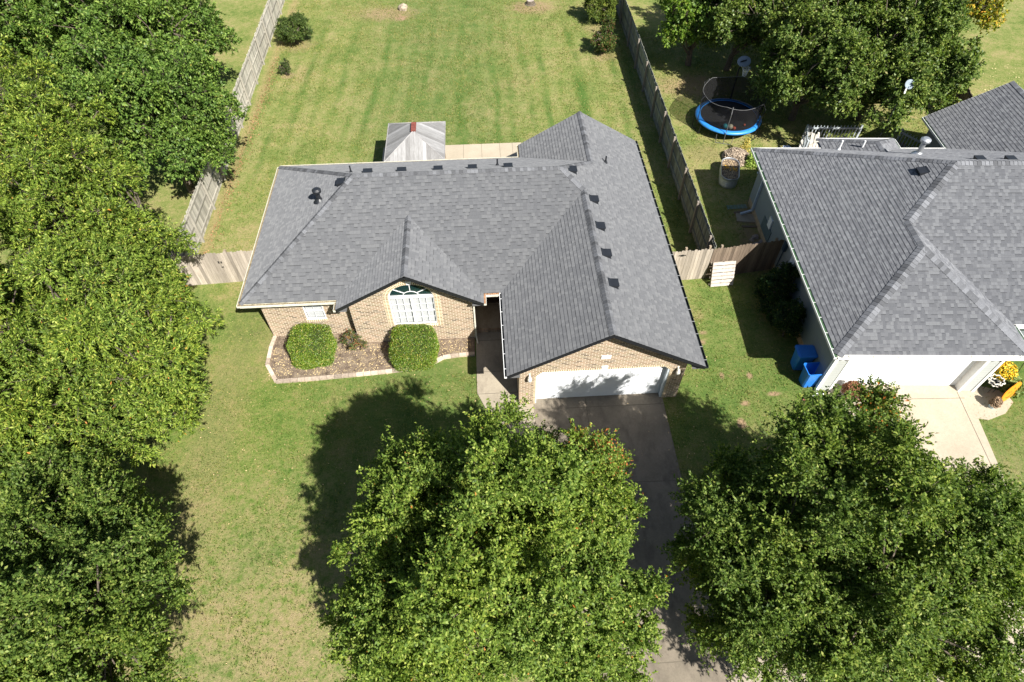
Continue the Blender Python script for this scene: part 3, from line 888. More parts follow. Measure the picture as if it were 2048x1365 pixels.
roof_face(r2, [(2*na,0,E2),(2*na,nm,E2),(na,nm+na,zA),(na,na,zA)])
roof_face(r2, [(2*na,nm,E2),(NW,nm,E2),(NW-nbq,nL-nbq,zR2),(nbq,nL-nbq,zR2),(na,nm+na,zA)])
roof_face(r2, [(NW,nm,E2),(NW,nL,E2),(NW-nbq,nL-nbq,zR2)])
roof_face(r2, [(0,nL,E2),(nbq,nL-nbq,zR2),(NW-nbq,nL-nbq,zR2),(NW,nL,E2)])
vy = nL-(gr_-gl)/2
roof_face(r2, [(gl,nL,E2),(gm,vy,gzz),(gm,gyb,gzz),(gl,gyb,E2)])
roof_face(r2, [(gr_,nL,E2),(gm,vy,gzz),(gm,gyb,gzz),(gr_,gyb,E2)])
s0, s1, sy = 3.2, 6.85, nL+.8
smx = (s0+s1)/2; sh = (s1-s0)/2; sz = E2+ns*sh
roof_face(r2, [(s0,sy,E2),(smx,sy-sh,sz),(smx,nL-sh,sz),(s0,nL,E2)])
roof_face(r2, [(s1,sy,E2),(smx,sy-sh,sz),(smx,nL-sh,sz),(s1,nL,E2)])
roof_face(r2, [(s0,sy,E2),(smx,sy-sh,sz),(s1,sy,E2)])
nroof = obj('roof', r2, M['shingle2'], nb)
n_F, n_B, n_L, n_R = (0,-ns,1), (0,ns,1), (-ns,0,1), (ns,0,1)
cap_part(nroof, M['cap2'], (0,0,E2), (na,na,zA), n_F, n_L, .2)
cap_part(nroof, M['cap2'], (2*na,0,E2), (na,na,zA), n_F, n_R, .2)
cap_part(nroof, M['cap2'], (na,na,zA), (na,nm+na,zA), n_L, n_R, .17)
cap_part(nroof, M['cap2'], (na,nm+na,zA), (nbq,nL-nbq,zR2), n_F, n_L, .2)
cap_part(nroof, M['cap2'], (0,nL,E2), (nbq,nL-nbq,zR2), n_B, n_L, .17)
cap_part(nroof, M['cap2'], (nbq,nL-nbq,zR2), (NW-nbq,nL-nbq,zR2), n_F, n_B, .17)
cap_part(nroof, M['cap2'], (gm,gyb,gzz), (gm,vy,gzz), n_L, n_R, .17)
cap_part(nroof, M['cap2'], (s0,sy,E2), (smx,sy-sh,sz), n_B, n_L, .15)
cap_part(nroof, M['cap2'], (s1,sy,E2), (smx,sy-sh,sz), n_B, n_R, .15)
cap_part(nroof, M['cap2'], (smx,sy-sh,sz), (smx,nL-sh,sz), n_L, n_R, .15)
gutter('gutter', (0,-.1,E2), (0,nL+.1,E2), (-1,0,0), M['white'], M['greengut'], nb, w=.12, fillz=.0, straps=.75)
gutter('gutter', (0,0,E2), (2*na,0,E2), (0,-1,0), M['white'], M['cream'], nb, w=.14, fillz=-.01, straps=.9)
gutter('gutter', (2*na,0,E2), (2*na,nm-.1,E2), (1,0,0), M['white'], M['greengut'], nb)
gutter('gutter', (2*na+.1,nm,E2), (NW,nm,E2), (0,-1,0), M['white'], M['cream'], nb)
gutter('gutter', (0,nL,E2), (s0,nL,E2), (0,1,0), M['white'], M['cream'], nb, w=.1)
gutter('gutter', (s1,nL,E2), (gl,nL,E2), (0,1,0), M['white'], M['cream'], nb, w=.1)
gutter('gutter', (s0,sy,E2), (s1,sy,E2), (0,1,0), M['white'], M['cream'], nb, w=.1)
gutter('gutter', (s1,nL,E2), (s1,sy,E2), (1,0,0), M['white'], M['greengut'], nb, w=.1)
gutter('gutter', (gl,nL,E2), (gl,gyb,E2), (-1,0,0), M['white'], M['greengut'], nb, w=.1)
w2 = MB()
def nwy(x0, x1, y, z0, z1): w2.poly([(x0,y,z0),(x1,y,z0),(x1,y,z1),(x0,y,z1)], [(x0,z0),(x1,z0),(x1,z1),(x0,z1)])
def nwx(x, y0, y1, z0, z1): w2.poly([(x,y0,z0),(x,y1,z0),(x,y1,z1),(x,y0,z1)], [(y0,z0),(y1,z0),(y1,z1),(y0,z1)])
zt2 = E2-.16; wo_ = .42; fy = .42
nwx(wo_, fy, nL-.4, .38, zt2)
wside = w2; w2 = MB(); nwy(wo_, 1.0, fy, .05, zt2); nwy(5.9, 6.5, fy, .05, zt2); nwy(1.0, 5.9, fy, 2.2, zt2); obj('front_wall', w2, M['siding_lit'], nb); w2 = wside
nwx(6.5, fy, nm+1.3, 0, zt2); nwy(6.5, NW-.4, nm+1.3, 0, zt2)
nwy(wo_, s0+.3, nL-.4, 0, zt2); nwy(s1-.3, gl+.3, nL-.4, 0, zt2); nwx(s0+.3, nL-.4, sy-.4, 0, zt2); nwx(s1-.3, nL-.4, sy-.4, 0, zt2); nwy(s0+.3, s1-.3, sy-.4, 0, zt2)
nwx(gl+.3, nL-.4, gyb-.4, 0, zt2); nwx(gr_-.3, nL-.4, gyb-.4, 0, zt2); nwy(gl+.3, gr_-.3, gyb-.4, 0, zt2); nwx(NW-.4, nm+1.3, nL-.4, 0, zt2)
w2.poly([(gl+.3,gyb-.4,zt2),(gr_-.3,gyb-.4,zt2),(gm,gyb-.4,gzz-.2)], [(0,0),(6,0),(3,2)])
obj('wall', w2, M['siding'], nb)
fd = MB(); fd.box(wo_+.02, wo_+.05, fy+.05, nL-.42, -.05, .379)
obj('foundation', fd, plain('tan_foundation', (.4,.31,.2), .9, var=.2, scale=5), nb)
t2 = MB()
z_s = E2-.165
sq(t2, .02, wo_, .02, nL-.02, z_s); sq(t2, wo_, 6.5, .02, fy, z_s); sq(t2, 6.5, 2*na-.02, .02, nm, z_s); sq(t2, 6.5, NW-.02, nm+.02, nm+1.3, z_s-.003)
sq(t2, wo_, gl+.3, nL-.4, nL-.02, z_s); sq(t2, gl+.02, gl+.3, nL, gyb-.02, z_s); sq(t2, s0+.02, s0+.3, nL, sy-.02, z_s); sq(t2, s1-.3, s1-.02, nL, sy-.02, z_s); sq(t2, s0+.3, s1-.3, sy-.4, sy-.02, z_s)
obj('soffit', t2, M['white'], nb)
t2 = MB()
t2.box(wo_-.03, wo_, fy-.03, fy+.1, .02, zt2); t2.box(wo_, wo_+.09, fy-.03, fy, .02, zt2); obj('corner_trim', t2, M['white'], nb); obj('corner_trim', MB().box(6.42, 6.53, fy-.03, fy, .02, zt2), M['white'], nb); t2 = MB()
t2.box(.9, 1.0, fy-.02, fy+.3, .03, 2.22); t2.box(5.9, 6.0, fy-.02, fy+.3, .03, 2.22); t2.box(1.0, 5.9, fy-.02, fy+.3, 2.2, 2.3); obj('garage_door_frame', t2, M['white'], nb); t2 = MB()
rake(t2, gl, gm, gyb, E2, gzz, .18); rake(t2, gr_, gm, gyb, E2, gzz, .18)
obj('rake_trim', t2, M['white'], nb)
g2 = MB(); g2.box(1.0, 5.9, fy+.28, fy+.3, .03, 2.2)
for r_ in range(4): g2.box(1.0, 5.9, fy+.262, fy+.279, .05+.535*r_, .05+.535*(r_+1)-.012)
obj('garage_door', g2, M['door'], nb)
for x in (.7, 6.22):
    l = MB(); l.lathe([(0,.0),(.07,.02),(.09,.14),(.03,.22),(0,.23)], 10, (x, fy-.1, 2.12)); l.bar((x,fy,2.25),(x,fy-.1,2.25),.03,.03)
    obj('wall_lamp', l, M['vent'], nb)
# vents
for x in (6.9, 8.1, 9.5, 11.0): vent_box(nb, x, nL-nbq+.75, E2+ns*(nL-(nL-nbq+.75)), (0,1), M['vent'], .18)
vent_box(nb, nbq-.95, 7.0, E2+ns*(nbq-.95), (-1,0), M['vent'])
pipe(nb, 5.9, nL-2.6, E2+ns*2.6, .62, M['galv'], .1, 'flue_pipe', True)
pipe(nb, 3.55, nL-.75, E2+ns*.75, .5, M['white'], .04); pipe(nb, 4.45, nL-.95, E2+ns*.95, .5, M['white'], .04)
d2 = MB(); d2.bar((wo_-.06,10.95,2.45),(wo_-.06,10.95,.22),.08,.1); d2.bar((wo_-.06,10.95,.24),(wo_-.62,10.85,.1),.08,.1)
d2.bar((-.05,10.95,2.46),(wo_-.06,10.95,2.4),.07,.07)
obj('downspout', d2, plain('pale_blue_downspout', (.42,.5,.6), .4), nb)
u2 = MB(); u2.box(wo_-.06, wo_-.002, 8.65, 9.0, 1.0, 1.5); obj('meter_box', u2, M['white'], nb)
u2 = MB(); u2.box(wo_-.03, wo_-.002, 8.4, 9.6, .4, 1.05); obj('cellar_hatch', u2, plain('slate_panel', (.09,.13,.14), .7), nb)
u2 = MB(); u2.tube([(wo_-.06,6.75,.5),(wo_-.06,6.72,1.7)], .02, 8); u2.box(wo_-.14, wo_-.01, 6.6, 6.8, 1.55, 2.0); obj('power_meter', u2, plain('navy_meter', (.02,.045,.08), .4), nb)
u2 = MB(); u2.box(wo_-.03, wo_-.002, 5.5, 6.0, 1.1, 2.0); u2.box(wo_-.12, wo_-.03, 5.6, 5.85, 1.3, 1.7); obj('utility_panel', u2, plain('pale_panel', (.5,.56,.62), .5), nb)

# ------------------------------------------------------------------ fences
def fence(name, label, p0, p1, mat, H=1.8, side=1, post_at=None, rails=3, rail_mat=None, seed=1, pw=.14, group=None, posts_mat=None, wobble=.02, post_h=None, dips=True):
    """pickets from p0 to p1; side = +1 puts rails and posts left of the direction of travel"""
    a = Vector((*p0, 0)); b = Vector((*p1, 0)); L = (b-a).length
    ang = math.atan2(b.y-a.y, b.x-a.x)
    t = thing(name, label, 'fence', a, ang, group)
    rnd = random.Random(seed); m = MB(); n = int(L/pw)
    for i in range(n):
        x0 = i*L/n; x1 = x0+L/n-.008; h = H+rnd.uniform(-.05,.03); yy = rnd.uniform(-.004,.004)
        c = .03
        P = [(x0,0),(x1,0),(x1,h-c),(x1-c,h),(x0+c,h),(x0,h-c)]
        y0_, y1_ = -.009*side+yy, .009*side+yy
        k = len(m.v)
        m.v += [(x,y0_,z) for x, z in P]+[(x,y1_,z) for x, z in P]
        m.f.append(tuple(k+j for j in range(6))); m.f.append(tuple(k+11-j for j in range(6)))
        for j in range(6): m.f.append((k+j, k+(j+1)%6, k+6+(j+1)%6, k+6+j))
        m.mi += [0]*8; m.uv += [(0,0)]*(12+24)
    obj('picket', m, mat, t)
    pk = t.children if False else None
    r_ = MB()
    zs_ = [.25, .95, H-.2] if rails == 3 else [.3, H-.35]
    for z in zs_:
        x = 0
        while x < L-.01:
            e = min(L, x+2.44)
            r_.box(x, e-.005, side*.014 if side > 0 else -.054, side*.054 if side > 0 else -.014, z, z+.085); x = e
    obj('rail', r_, rail_mat or mat, t)
    if post_at is None: post_at = [i*2.44 for i in range(int(L/2.44)+1)]
    me = None
    for x in post_at:
        if me is None:
            q = MB(); q.box(-.045, .045, (.056 if side > 0 else -.146), (.146 if side > 0 else -.056), -.05, (post_h or H+.03))
            o = obj('post', q, posts_mat or M['wood_post'], t); me = o.data
        else:
            o = bpy.data.objects.new('post', me); COL.objects.link(o); o.parent = t
        o.location = (x, 0, 0)
    return t
LFX = -15.08
f1 = fence('wooden_fence', 'long silver-grey fence along the left side of the back yard, half under oaks', (LFX,7.25), (-15.9,46), M['wood_left'], side=-1, seed=3, rail_mat=M['wood_left_rail'], posts_mat=M['wood_left_rail'], post_at=[.4+2.42*i for i in range(16)])
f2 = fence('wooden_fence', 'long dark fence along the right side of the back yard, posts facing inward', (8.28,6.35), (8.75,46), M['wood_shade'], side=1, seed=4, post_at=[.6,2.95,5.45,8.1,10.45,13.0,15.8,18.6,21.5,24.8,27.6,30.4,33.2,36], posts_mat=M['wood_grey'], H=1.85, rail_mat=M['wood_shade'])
f3 = fence('wooden_fence', 'short pale wooden gate fence between the left fence and the brick house', (-15.0,7.2), (-10.62,7.42), M['wood_pale'], side=1, seed=5, post_at=[.1,2.2,4.3])
f4 = fence('wooden_fence', 'short pale gate fence with black hinges joining the brick house to the right-hand fence', (5.46,6.1), (8.15,6.24), M['wood_pale'], side=1, seed=6, post_at=[.1,1.5,2.55], post_h=1.88)
f5 = fence('wooden_fence', 'short dark brown fence joining the right-hand fence to the grey house', (8.16,6.24), (11.42,6.62), M['wood_dark'], side=1, seed=7, post_at=[.4,2.9])
f6 = fence('wooden_fence', 'dark wooden fence behind the grey house at the far right', (27.2,23.5), (24.6,14.2), M['wood_dark'], side=-1, seed=8)
f7 = fence('wooden_fence', 'grey wooden fence closing the far end of the yards', (-40,46.2), (45,46.2), M['wood_grey'], side=-1, seed=9, pw=.15)
hm = MB()
def hinge(x, z):
    hm.box(x-.16, x+.16, -.03, -.012, z-.018, z+.018); hm.box(x-.05, x+.05, -.036, -.012, z-.045, z+.045)
hinge(1.35, 1.55); hinge(1.3, .3)
obj('hinge', hm, M['hinge'], f4)
hm = MB(); hinge(3.55, 1.55); hm.box(1.75,1.8,-.03,-.012,1.2,1.32); hm.box(1.86,1.91,-.03,-.012,1.2,1.3); hm.box(1.8,1.9,-.03,-.012,.95,.99)
obj('latch', hm, M['hinge'], f3)

# pallet leaning on the fence
pt = thing('wooden_pallet', 'bleached wooden pallet leaning on the dark fence beside the gate', 'pallet', (8.78,5.78,0), R(3))
Mx = Matrix.Rotation(R(68), 4, 'X')
m = MB()
for i in range(7): m.box(-.51, .51, -.0+.168*i, .168*i+.135, .1, .118, 0, Mx)
obj('slat', m, plain('bleached_wood', (.46,.41,.36), .85, var=.15, scale=9, island=False), pt)
m = MB()
for x in (-.5, -.02, .46): m.box(x, x+.04, 0, 1.14, .01, .099, 0, Mx)
obj('stringer', m, M['wood_grey'], pt)
m = MB()
for i in (0, 2, 4, 6): m.box(-.56, .5, .168*i+.02, .168*i+.11, -.008, .009, 0, Mx)
obj('bottom_slat', m, M['wood_pale'], pt)

# ------------------------------------------------------------------ gazebo
gz = thing('gazebo', 'small gazebo with weathered tin hip roof and rusty red cap behind the brick house', 'gazebo', (-4.88,14.56,.06))
hx, hy, ez, pz, rh = 1.46, 1.66, 2.05, 2.84, .3
m = MB()
def gface(pts, dirv):
    u = Vector(dirv); P = [Vector(p) for p in pts]
    n_ = (P[1]-P[0]).cross(P[2]-P[0]).normalized(); vv = n_.cross(u).normalized()
    m.poly(P, [((p).dot(u)+7, (p).dot(vv)+3) for p in P])
gface([(-hx,-hy,ez),(hx,-hy,ez),(0,-rh,pz)], (1,0,0)); gface([(hx,hy,ez),(-hx,hy,ez),(0,rh,pz)], (1,0,0))
gface([(-hx,hy,ez),(-hx,-hy,ez),(0,-rh,pz),(0,rh,pz)], (0,1,0)); gface([(hx,-hy,ez),(hx,hy,ez),(0,rh,pz),(0,-rh,pz)], (0,1,0))
gro = obj('roof', m, M['tin'], gz)
m = MB(); m.tube([(-hx,-hy,ez),(0,-rh,pz)], .022, 6); m.tube([(hx,-hy,ez),(0,-rh,pz)], .022, 6); m.tube([(-hx,hy,ez),(0,rh,pz)], .022, 6); m.tube([(hx,hy,ez),(0,rh,pz)], .022, 6)
for a, b in (((-hx,-hy),(hx,-hy)),((hx,-hy),(hx,hy)),((hx,hy),(-hx,hy)),((-hx,hy),(-hx,-hy))): m.tube([(*a,ez),(*b,ez)], .025, 6)
obj('hip_cap', m, plain('pale_tin', (.3,.29,.285), .5, var=.2), gro)
m = MB(); m.box(-.12, .12, -rh-.06, rh+.06, pz-.02, pz+.05); obj('ridge_cap', m, M['rust'], gro)
for x in (-1, 1):
    for y in (-1, 1):
        m = MB(); m.box(-.05, .05, -.05, .05, 0, ez-.01); o = obj('post', m, M['wood_dark'], gz, loc=(x*(hx-.2), y*(hy-.2), 0))
m = MB(); m.box(-hx+.15, hx-.15, -hy+.15, -hy+.22, ez-.12, ez-.02); m.box(-hx+.15, hx-.15, hy-.22, hy-.15, ez-.12, ez-.02)
obj('beam', m, M['wood_dark'], gz)

# ------------------------------------------------------------------ trampoline
tp = thing('trampoline', 'round trampoline with blue padded rim and black safety net beyond the right fence', 'trampoline', (12.42,18.2,0))
TR, TZ = 1.78, .62
m = MB(); m.lathe([(TR-.22,TZ+.03),(TR-.16,TZ+.06),(TR,TZ+.05),(TR+.06,TZ-.02),(TR+.05,TZ-.08),(TR-.18,TZ-.01),(TR-.22,TZ+.03)], 48); m.sm = True
obj('pad', m, M['bluepad'], tp)
m = MB(); m.lathe([(0,TZ),(TR-.1,TZ+.002)], 48); obj('jumping_mat', m, M['mat_tramp'], tp)
m = MB()
for i in range(40):
    a = 2*math.pi*i/40; m.bar((math.cos(a)*(TR-.25),math.sin(a)*(TR-.25),TZ-.015),(math.cos(a)*TR,math.sin(a)*TR,TZ-.05),.015,.015)
m.tube([(math.cos(2*math.pi*i/40)*TR,math.sin(2*math.pi*i/40)*TR,TZ-.06) for i in range(41)], .025, 6, cap=False)
obj('frame', m, M['galv'], tp)
for k in range(6):
    a = 2*math.pi*k/6 - R(110)
    q = MB(); c, s_ = math.cos(a), math.sin(a); tt = Vector((-s_, c, 0))
    rr = Vector((c*(TR+.09), s_*(TR+.09), 0))
    q.tube([rr+Vector((0,0,.02)), rr+Vector((0,0,1.2)), rr+Vector((c*.1,s_*.1,1.85)), Vector((c*(TR-.05),s_*(TR-.05),2.12))], .022, 8)
    q.tube([rr-tt*.45+Vector((0,0,.5)), rr-tt*.42+Vector((0,0,.02)), rr+tt*.42+Vector((0,0,.02)), rr+tt*.45+Vector((0,0,.5))], .02, 8)
    obj('pole', q, M['blk_plastic'] if k % 2 else plain('grey_tube', (.1,.1,.1), .5), tp)
m = MB(); N_ = 48
for i in range(N_):
    a0 = 2*math.pi*i/N_; a1 = 2*math.pi*(i+1)/N_
    rows_ = [(TR-.2,TZ+.02),(TR-.13,1.2),(TR-.06,1.8),(TR-.02-.05*abs(math.sin(a0*3)),2.08-.1*abs(math.sin(a0*3)))]
    rows_b = [(TR-.2,TZ+.02),(TR-.13,1.2),(TR-.06,1.8),(TR-.02-.05*abs(math.sin(a1*3)),2.08-.1*abs(math.sin(a1*3)))]
    for j in range(3):
        m.poly([(rows_[j][0]*math.cos(a0),rows_[j][0]*math.sin(a0),rows_[j][1]),(rows_b[j][0]*math.cos(a1),rows_b[j][0]*math.sin(a1),rows_b[j][1]),(rows_b[j+1][0]*math.cos(a1),rows_b[j+1][0]*math.sin(a1),rows_b[j+1][1]),(rows_[j+1][0]*math.cos(a0),rows_[j+1][0]*math.sin(a0),rows_[j+1][1])])
no = obj('net', m, M['net'], tp)
m = MB(); m.tube([((TR-.02-.05*abs(math.sin(2*math.pi*i/96*3)))*math.cos(2*math.pi*i/96),(TR-.02-.05*abs(math.sin(2*math.pi*i/96*3)))*math.sin(2*math.pi*i/96),2.08-.1*abs(math.sin(2*math.pi*i/96*3))) for i in range(97)], .009, 5, cap=False)
obj('net_cord', m, plain('grey_cord', (.16,.16,.16), .7), no)
for (x, y, r_, c, lab) in ((-.55,-1.2,.13,(.03,.3,.33),'teal play ball on the trampoline mat'),(-.28,-1.3,.14,(.65,.6,.42),'cream play ball on the trampoline mat'),(-.08,-1.38,.09,(.75,.13,.05),'small orange play ball beside the cream one on the trampoline'),(.6,-1.05,.06,(.7,.12,.04),'tiny orange ball alone at the right of the trampoline mat')):
    bm = bmesh.new(); bmesh.ops.create_icosphere(bm, subdivisions=3, radius=r_); me = bpy.data.meshes.new('ball'); bm.to_mesh(me); bm.free()
    me.polygons.foreach_set('use_smooth', [True]*len(me.polygons))
    o = obj('ball', me, plain('ball_rubber', c, .5), loc=(12.42+x, 18.2+y, TZ+r_+.003)); tag(o, lab, 'ball', 'balls on the trampoline')
# basketball hoop
hp = thing('basketball_hoop', 'basketball hoop with pale oval board and white net on a black pole behind the trampoline', 'basketball hoop', (13.15,20.1,0), R(15))
m = MB(); m.tube([(0,.1,0),(0,.1,2.3),(0,-.1,2.75)], .04, 10); m.lathe([(.4,0),(.4,.12),(.05,.16),(0,.16)], 16, (0,.2,0)); obj('pole', m, M['blk_plastic'], hp)
m = MB()
for i in range(24):
    pass
pr_ = [(.42*math.cos(2*math.pi*i/24), .3*math.sin(2*math.pi*i/24)) for i in range(24)]
bt_ = Matrix.Translation((0,-.15,2.85)) @ Matrix.Rotation(R(-48), 4, 'X')
m.poly([bt_ @ Vector((a,-.015,b)) for a, b in pr_]); m.poly([bt_ @ Vector((a,.015,b)) for a, b in pr_][::-1])
for i in range(24):
    a, b = pr_[i], pr_[(i+1)%24]; m.poly([bt_ @ Vector(p) for p in ((a[0],-.015,a[1]),(b[0],-.015,b[1]),(b[0],.015,b[1]),(a[0],.015,a[1]))])
obj('backboard', m, plain('pale_board', (.26,.32,.38), .5), hp)
m = MB(); m.bar((-.25,-.19,2.88),(.12,-.19,2.93),.05,.05); m.tube([(.23*math.cos(2*math.pi*i/20),-.5+.23*math.sin(2*math.pi*i/20),2.7) for i in range(21)], .012, 6, cap=False)
m.bar((0,-.3,2.7),(0,-.15,2.75),.1,.03); obj('rim', m, M['blk_plastic'], hp)
m = MB()
for i in range(12):
    a = 2*math.pi*i/12
    for da in (.5, -.5): m.tube([(.23*math.cos(a),-.5+.23*math.sin(a),2.69),(.15*math.cos(a+da),-.5+.15*math.sin(a+da),2.48),(.1*math.cos(a+2*da),-.5+.1*math.sin(a+2*da),2.2)], .008, 4)
obj('net', m, M['white'], hp)

# satellite dish above the tree behind the neighbour house
dsh = thing('satellite_dish', 'small pale dish antenna poking out of the big tree behind the grey house', 'satellite dish', (18.5,13.6,0), R(20))
m = MB(); m.tube([(0,0,0),(0,0,4.7)], .02, 8); obj('mast', m, M['vent'], dsh)
m = MB(); m.lathe([(0,0),(.09,.01),(.18,.035),(.22,.06),(.215,.065),(.09,.018),(0,.012)], 20); m.sm = True
o = obj('dish', m, plain('pale_dish', (.2,.25,.29), .7), dsh, loc=(0,-.1,4.85)); o.rotation_euler = (R(48), R(-30), 0)
m = MB(); m.tube([(-.05,-.1,4.72),(-.4,-.35,4.66),(-.48,-.42,4.7)], .035, 8); obj('arm', m, M['white'], dsh)

# ------------------------------------------------------------------ stock tank planter
tk = thing('stock_tank', 'oval galvanised stock tank planter half in shade left of the grey house', 'planter', (11.2,13.4,0), R(-16.5))
def oval(rx_, ry_, n=36): # stadium shape
    out = []
    for i in range(n):
        a = 2*math.pi*i/n; c, s_ = math.cos(a), math.sin(a)
        out.append((rx_*c, (ry_-rx_)*(1 if s_ > 0 else -1)+rx_*s_ if abs(s_) > 1e-6 else 0))
    return out
m = MB(); prof = [(.44,0.0),(.45,.1),(.435,.14),(.455,.18),(.435,.23),(.455,.28),(.435,.33),(.455,.38),(.44,.43),(.45,.56),(.475,.58),(.46,.6),(.43,.58),(.43,.47)]
rings = [oval(r_, r_+.5) for r_, z in prof]
for j in range(len(prof)-1):
    for i in range(36):
        k = (i+1) % 36
        m.poly([(*rings[j][i],prof[j][1]),(*rings[j][k],prof[j][1]),(*rings[j+1][k],prof[j+1][1]),(*rings[j+1][i],prof[j+1][1])])
obj('tub', m, M['galv'], tk)
m = MB(); m.poly([(x,y,.5) for x, y in oval(.43,.93)]); so_ = obj('soil', m, M['soil'], tk)
rnd = random.Random(5); m = MB()
for i in range(420):
    x = rnd.uniform(-.4,.4); y = rnd.uniform(-.85,.85)
    if abs(x) > .42-max(0,abs(y)-.5)*.6: continue
    a = rnd.uniform(0,6.28); l = rnd.uniform(.03,.08); z = .505+rnd.uniform(0,.05)
    m.bar((x,y,z),(x+l*math.cos(a),y+l*math.sin(a),z+rnd.uniform(-.01,.03)),rnd.uniform(.01,.04),.004)
obj('dry_stalk', m, plain('straw', (.5,.38,.22), .9, var=.4, scale=20, island=True), tk)
m = MB()
for i in range(40):
    x = rnd.uniform(-.33,.33); y = rnd.uniform(-.12,.25); a = rnd.uniform(0,6.28)
    m.bar((x,y,.54),(x+.06*math.cos(a),y+.06*math.sin(a),.56),.045,.004)
obj('yellow_leaf', m, plain('yellow_leaf', (.75,.4,.02), .7), tk)

# ------------------------------------------------------------------ recycling bins
def bin_(label, x, y, rz, lid_open):
    t = thing('wheelie_bin', label, 'wheelie bin', (x,y,0), rz, 'blue wheelie bins')
    H = 1.0
    m = MB()
    def ringp(w_, d_, z, c=.05):
        return [(-w_+c,-d_,z),(w_-c,-d_,z),(w_,-d_+c,z),(w_,d_-c,z),(w_-c,d_,z),(-w_+c,d_,z),(-w_,d_-c,z),(-w_,-d_+c,z)]
    L_ = [ringp(.21,.25,.06),ringp(.24,.29,.5),ringp(.27,.33,H-.06),ringp(.3,.36,H-.05),ringp(.3,.36,H),ringp(.27,.33,H),ringp(.22,.27,.15)]
    for j in range(len(L_)-1):
        for i in range(8):
            k = (i+1) % 8; m.poly([L_[j][i],L_[j][k],L_[j+1][k],L_[j+1][i]])
    m.poly(L_[0][::-1]); m.poly(L_[-1])
    m.box(-.2, .2, .36, .42, H-.04, H)
    obj('body', m, M['blue'], t)
    m = MB(); ld_ = [ringp(.31,.38,.0,.06),ringp(.31,.38,.03,.06),ringp(.25,.31,.06,.06)]
    for j in range(2):
        for i in range(8):
            k = (i+1) % 8; m.poly([ld_[j][i],ld_[j][k],ld_[j+1][k],ld_[j+1][i]])
    m.poly(ld_[0][::-1]); m.poly(ld_[-1])
    o = obj('lid', m, M['blue'], t)
    if lid_open:
        o.rotation_euler = (R(-100), 0, 0); o.location = (0, .44, H-.4)
    else: o.location = (0, 0, H+.006)
    for sx in (-1, 1):
        q = MB(); q.tube([(sx*.25,.27,.12),(sx*.3,.27,.12)], .12, 16); obj('wheel', q, M['blk_plastic'], t)
    return t
bin_('blue wheelie bin with its lid shut, behind the open bin beside the grey house', 10.62, 1.12, R(-94), False)
bin_('open blue wheelie bin with its lid hanging down, nearest the corner of the grey house', 10.68, .3, R(-88), True)

# ------------------------------------------------------------------ deck
dk = thing('wooden_deck', 'deck with grey-white picket railing behind the grey house under the big tree', 'deck', (15.5,12.6,0), R(-4))
m = MB()
for i in range(34): m.box(0, 5.6, .1*i-.3, .1*i-.3+.085, .42, .46)
m.box(0.02, 5.58, -.28, 3.05, .36, .415)
obj('floor', m, M['wood_dark'], dk)
railm = plain('weathered_white_paint', (.42,.46,.48), .7, var=.15)
m = MB()
def rail_run(a, b, z0=.46, h=1.0):
    a = Vector((*a,0)); b = Vector((*b,0)); L = (b-a).length; n = int(L/.17)
    m.bar(a+Vector((0,0,z0+h-.14)), b+Vector((0,0,z0+h-.14)), .04, .09); m.bar(a+Vector((0,0,z0+.1)), b+Vector((0,0,z0+.1)), .04, .09)
    for i in range(n+1):
        p = a+(b-a)*(i/n)+Vector((0,.03,0)); m.bar(p+Vector((0,0,z0+.02)), p+Vector((0,0,z0+h)), .04, .03, up=(0,1,0))
    for p in (a, b): m.bar(p+Vector((0,0,0)), p+Vector((0,0,z0+h+.06)), .09, .09, up=(0,1,0))
rail_run((.05,3.05),(2.9,3.05)); rail_run((.05,3.0),(-.35,1.6))
obj('railing', m, railm, dk)
m = MB(); rail_run((4.9,2.7),(5.6,1.7)); rail_run((5.4,1.3),(5.5,.4))
obj('railing', m, railm, dk)
bd = thing('board_stack', 'pale weathered boards propped on the near left corner of the deck', 'boards', (15.55,14.35,0), R(0))
m = MB(); m.bar((-.1,-.35,.75),(.35,.75,1.35),.16,.03); m.bar((.08,-.35,.7),(.55,.7,1.3),.14,.03); m.bar((-.35,.1,.1),(-.1,.8,1.2),.12,.03); m.bar((.5,-.2,.3),(.62,.75,1.4),.1,.03); m.box(-.05,.4,.75,.95,1.2,1.3)
m.bar((-.1,-.3,.0),(-.1,-.3,.75),.05,.05,up=(0,1,0)); m.bar((.35,.7,.0),(.35,.7,1.3),.05,.05,up=(0,1,0))
obj('board', m, plain('bleached_board', (.42,.4,.35), .8, var=.3, scale=8, island=True), bd)
jg = thing('plastic_tub', 'small pale blue plastic tub on the ground left of the deck', 'tub', (14.95,15.4,0), .4)
m = MB(); m.lathe([(0,.01),(.16,.01),(.21,.3),(.23,.32),(.2,.3),(.15,.04),(0,.04)], 18); obj('tub', m, plain('pale_blue_plastic', (.4,.47,.6), .4), jg)
tt = thing('dark_tarp', 'black tarp bundled on the deck floor behind the railing', 'tarp', (16.9,14.9,.47), .2)
m = MB(); rnd = random.Random(8); G = [[(x*.22, y*.2, .02+.16*rnd.random()*(1 if 0 < x < 7 and 0 < y < 4 else .1)) for x in range(8)] for y in range(5)]
for y in range(4):
    for x in range(7): m.poly([G[y][x],G[y][x+1],G[y+1][x+1],G[y+1][x]])
obj('tarp_sheet', m, plain('black_tarp', (.02,.025,.035), .45), tt)

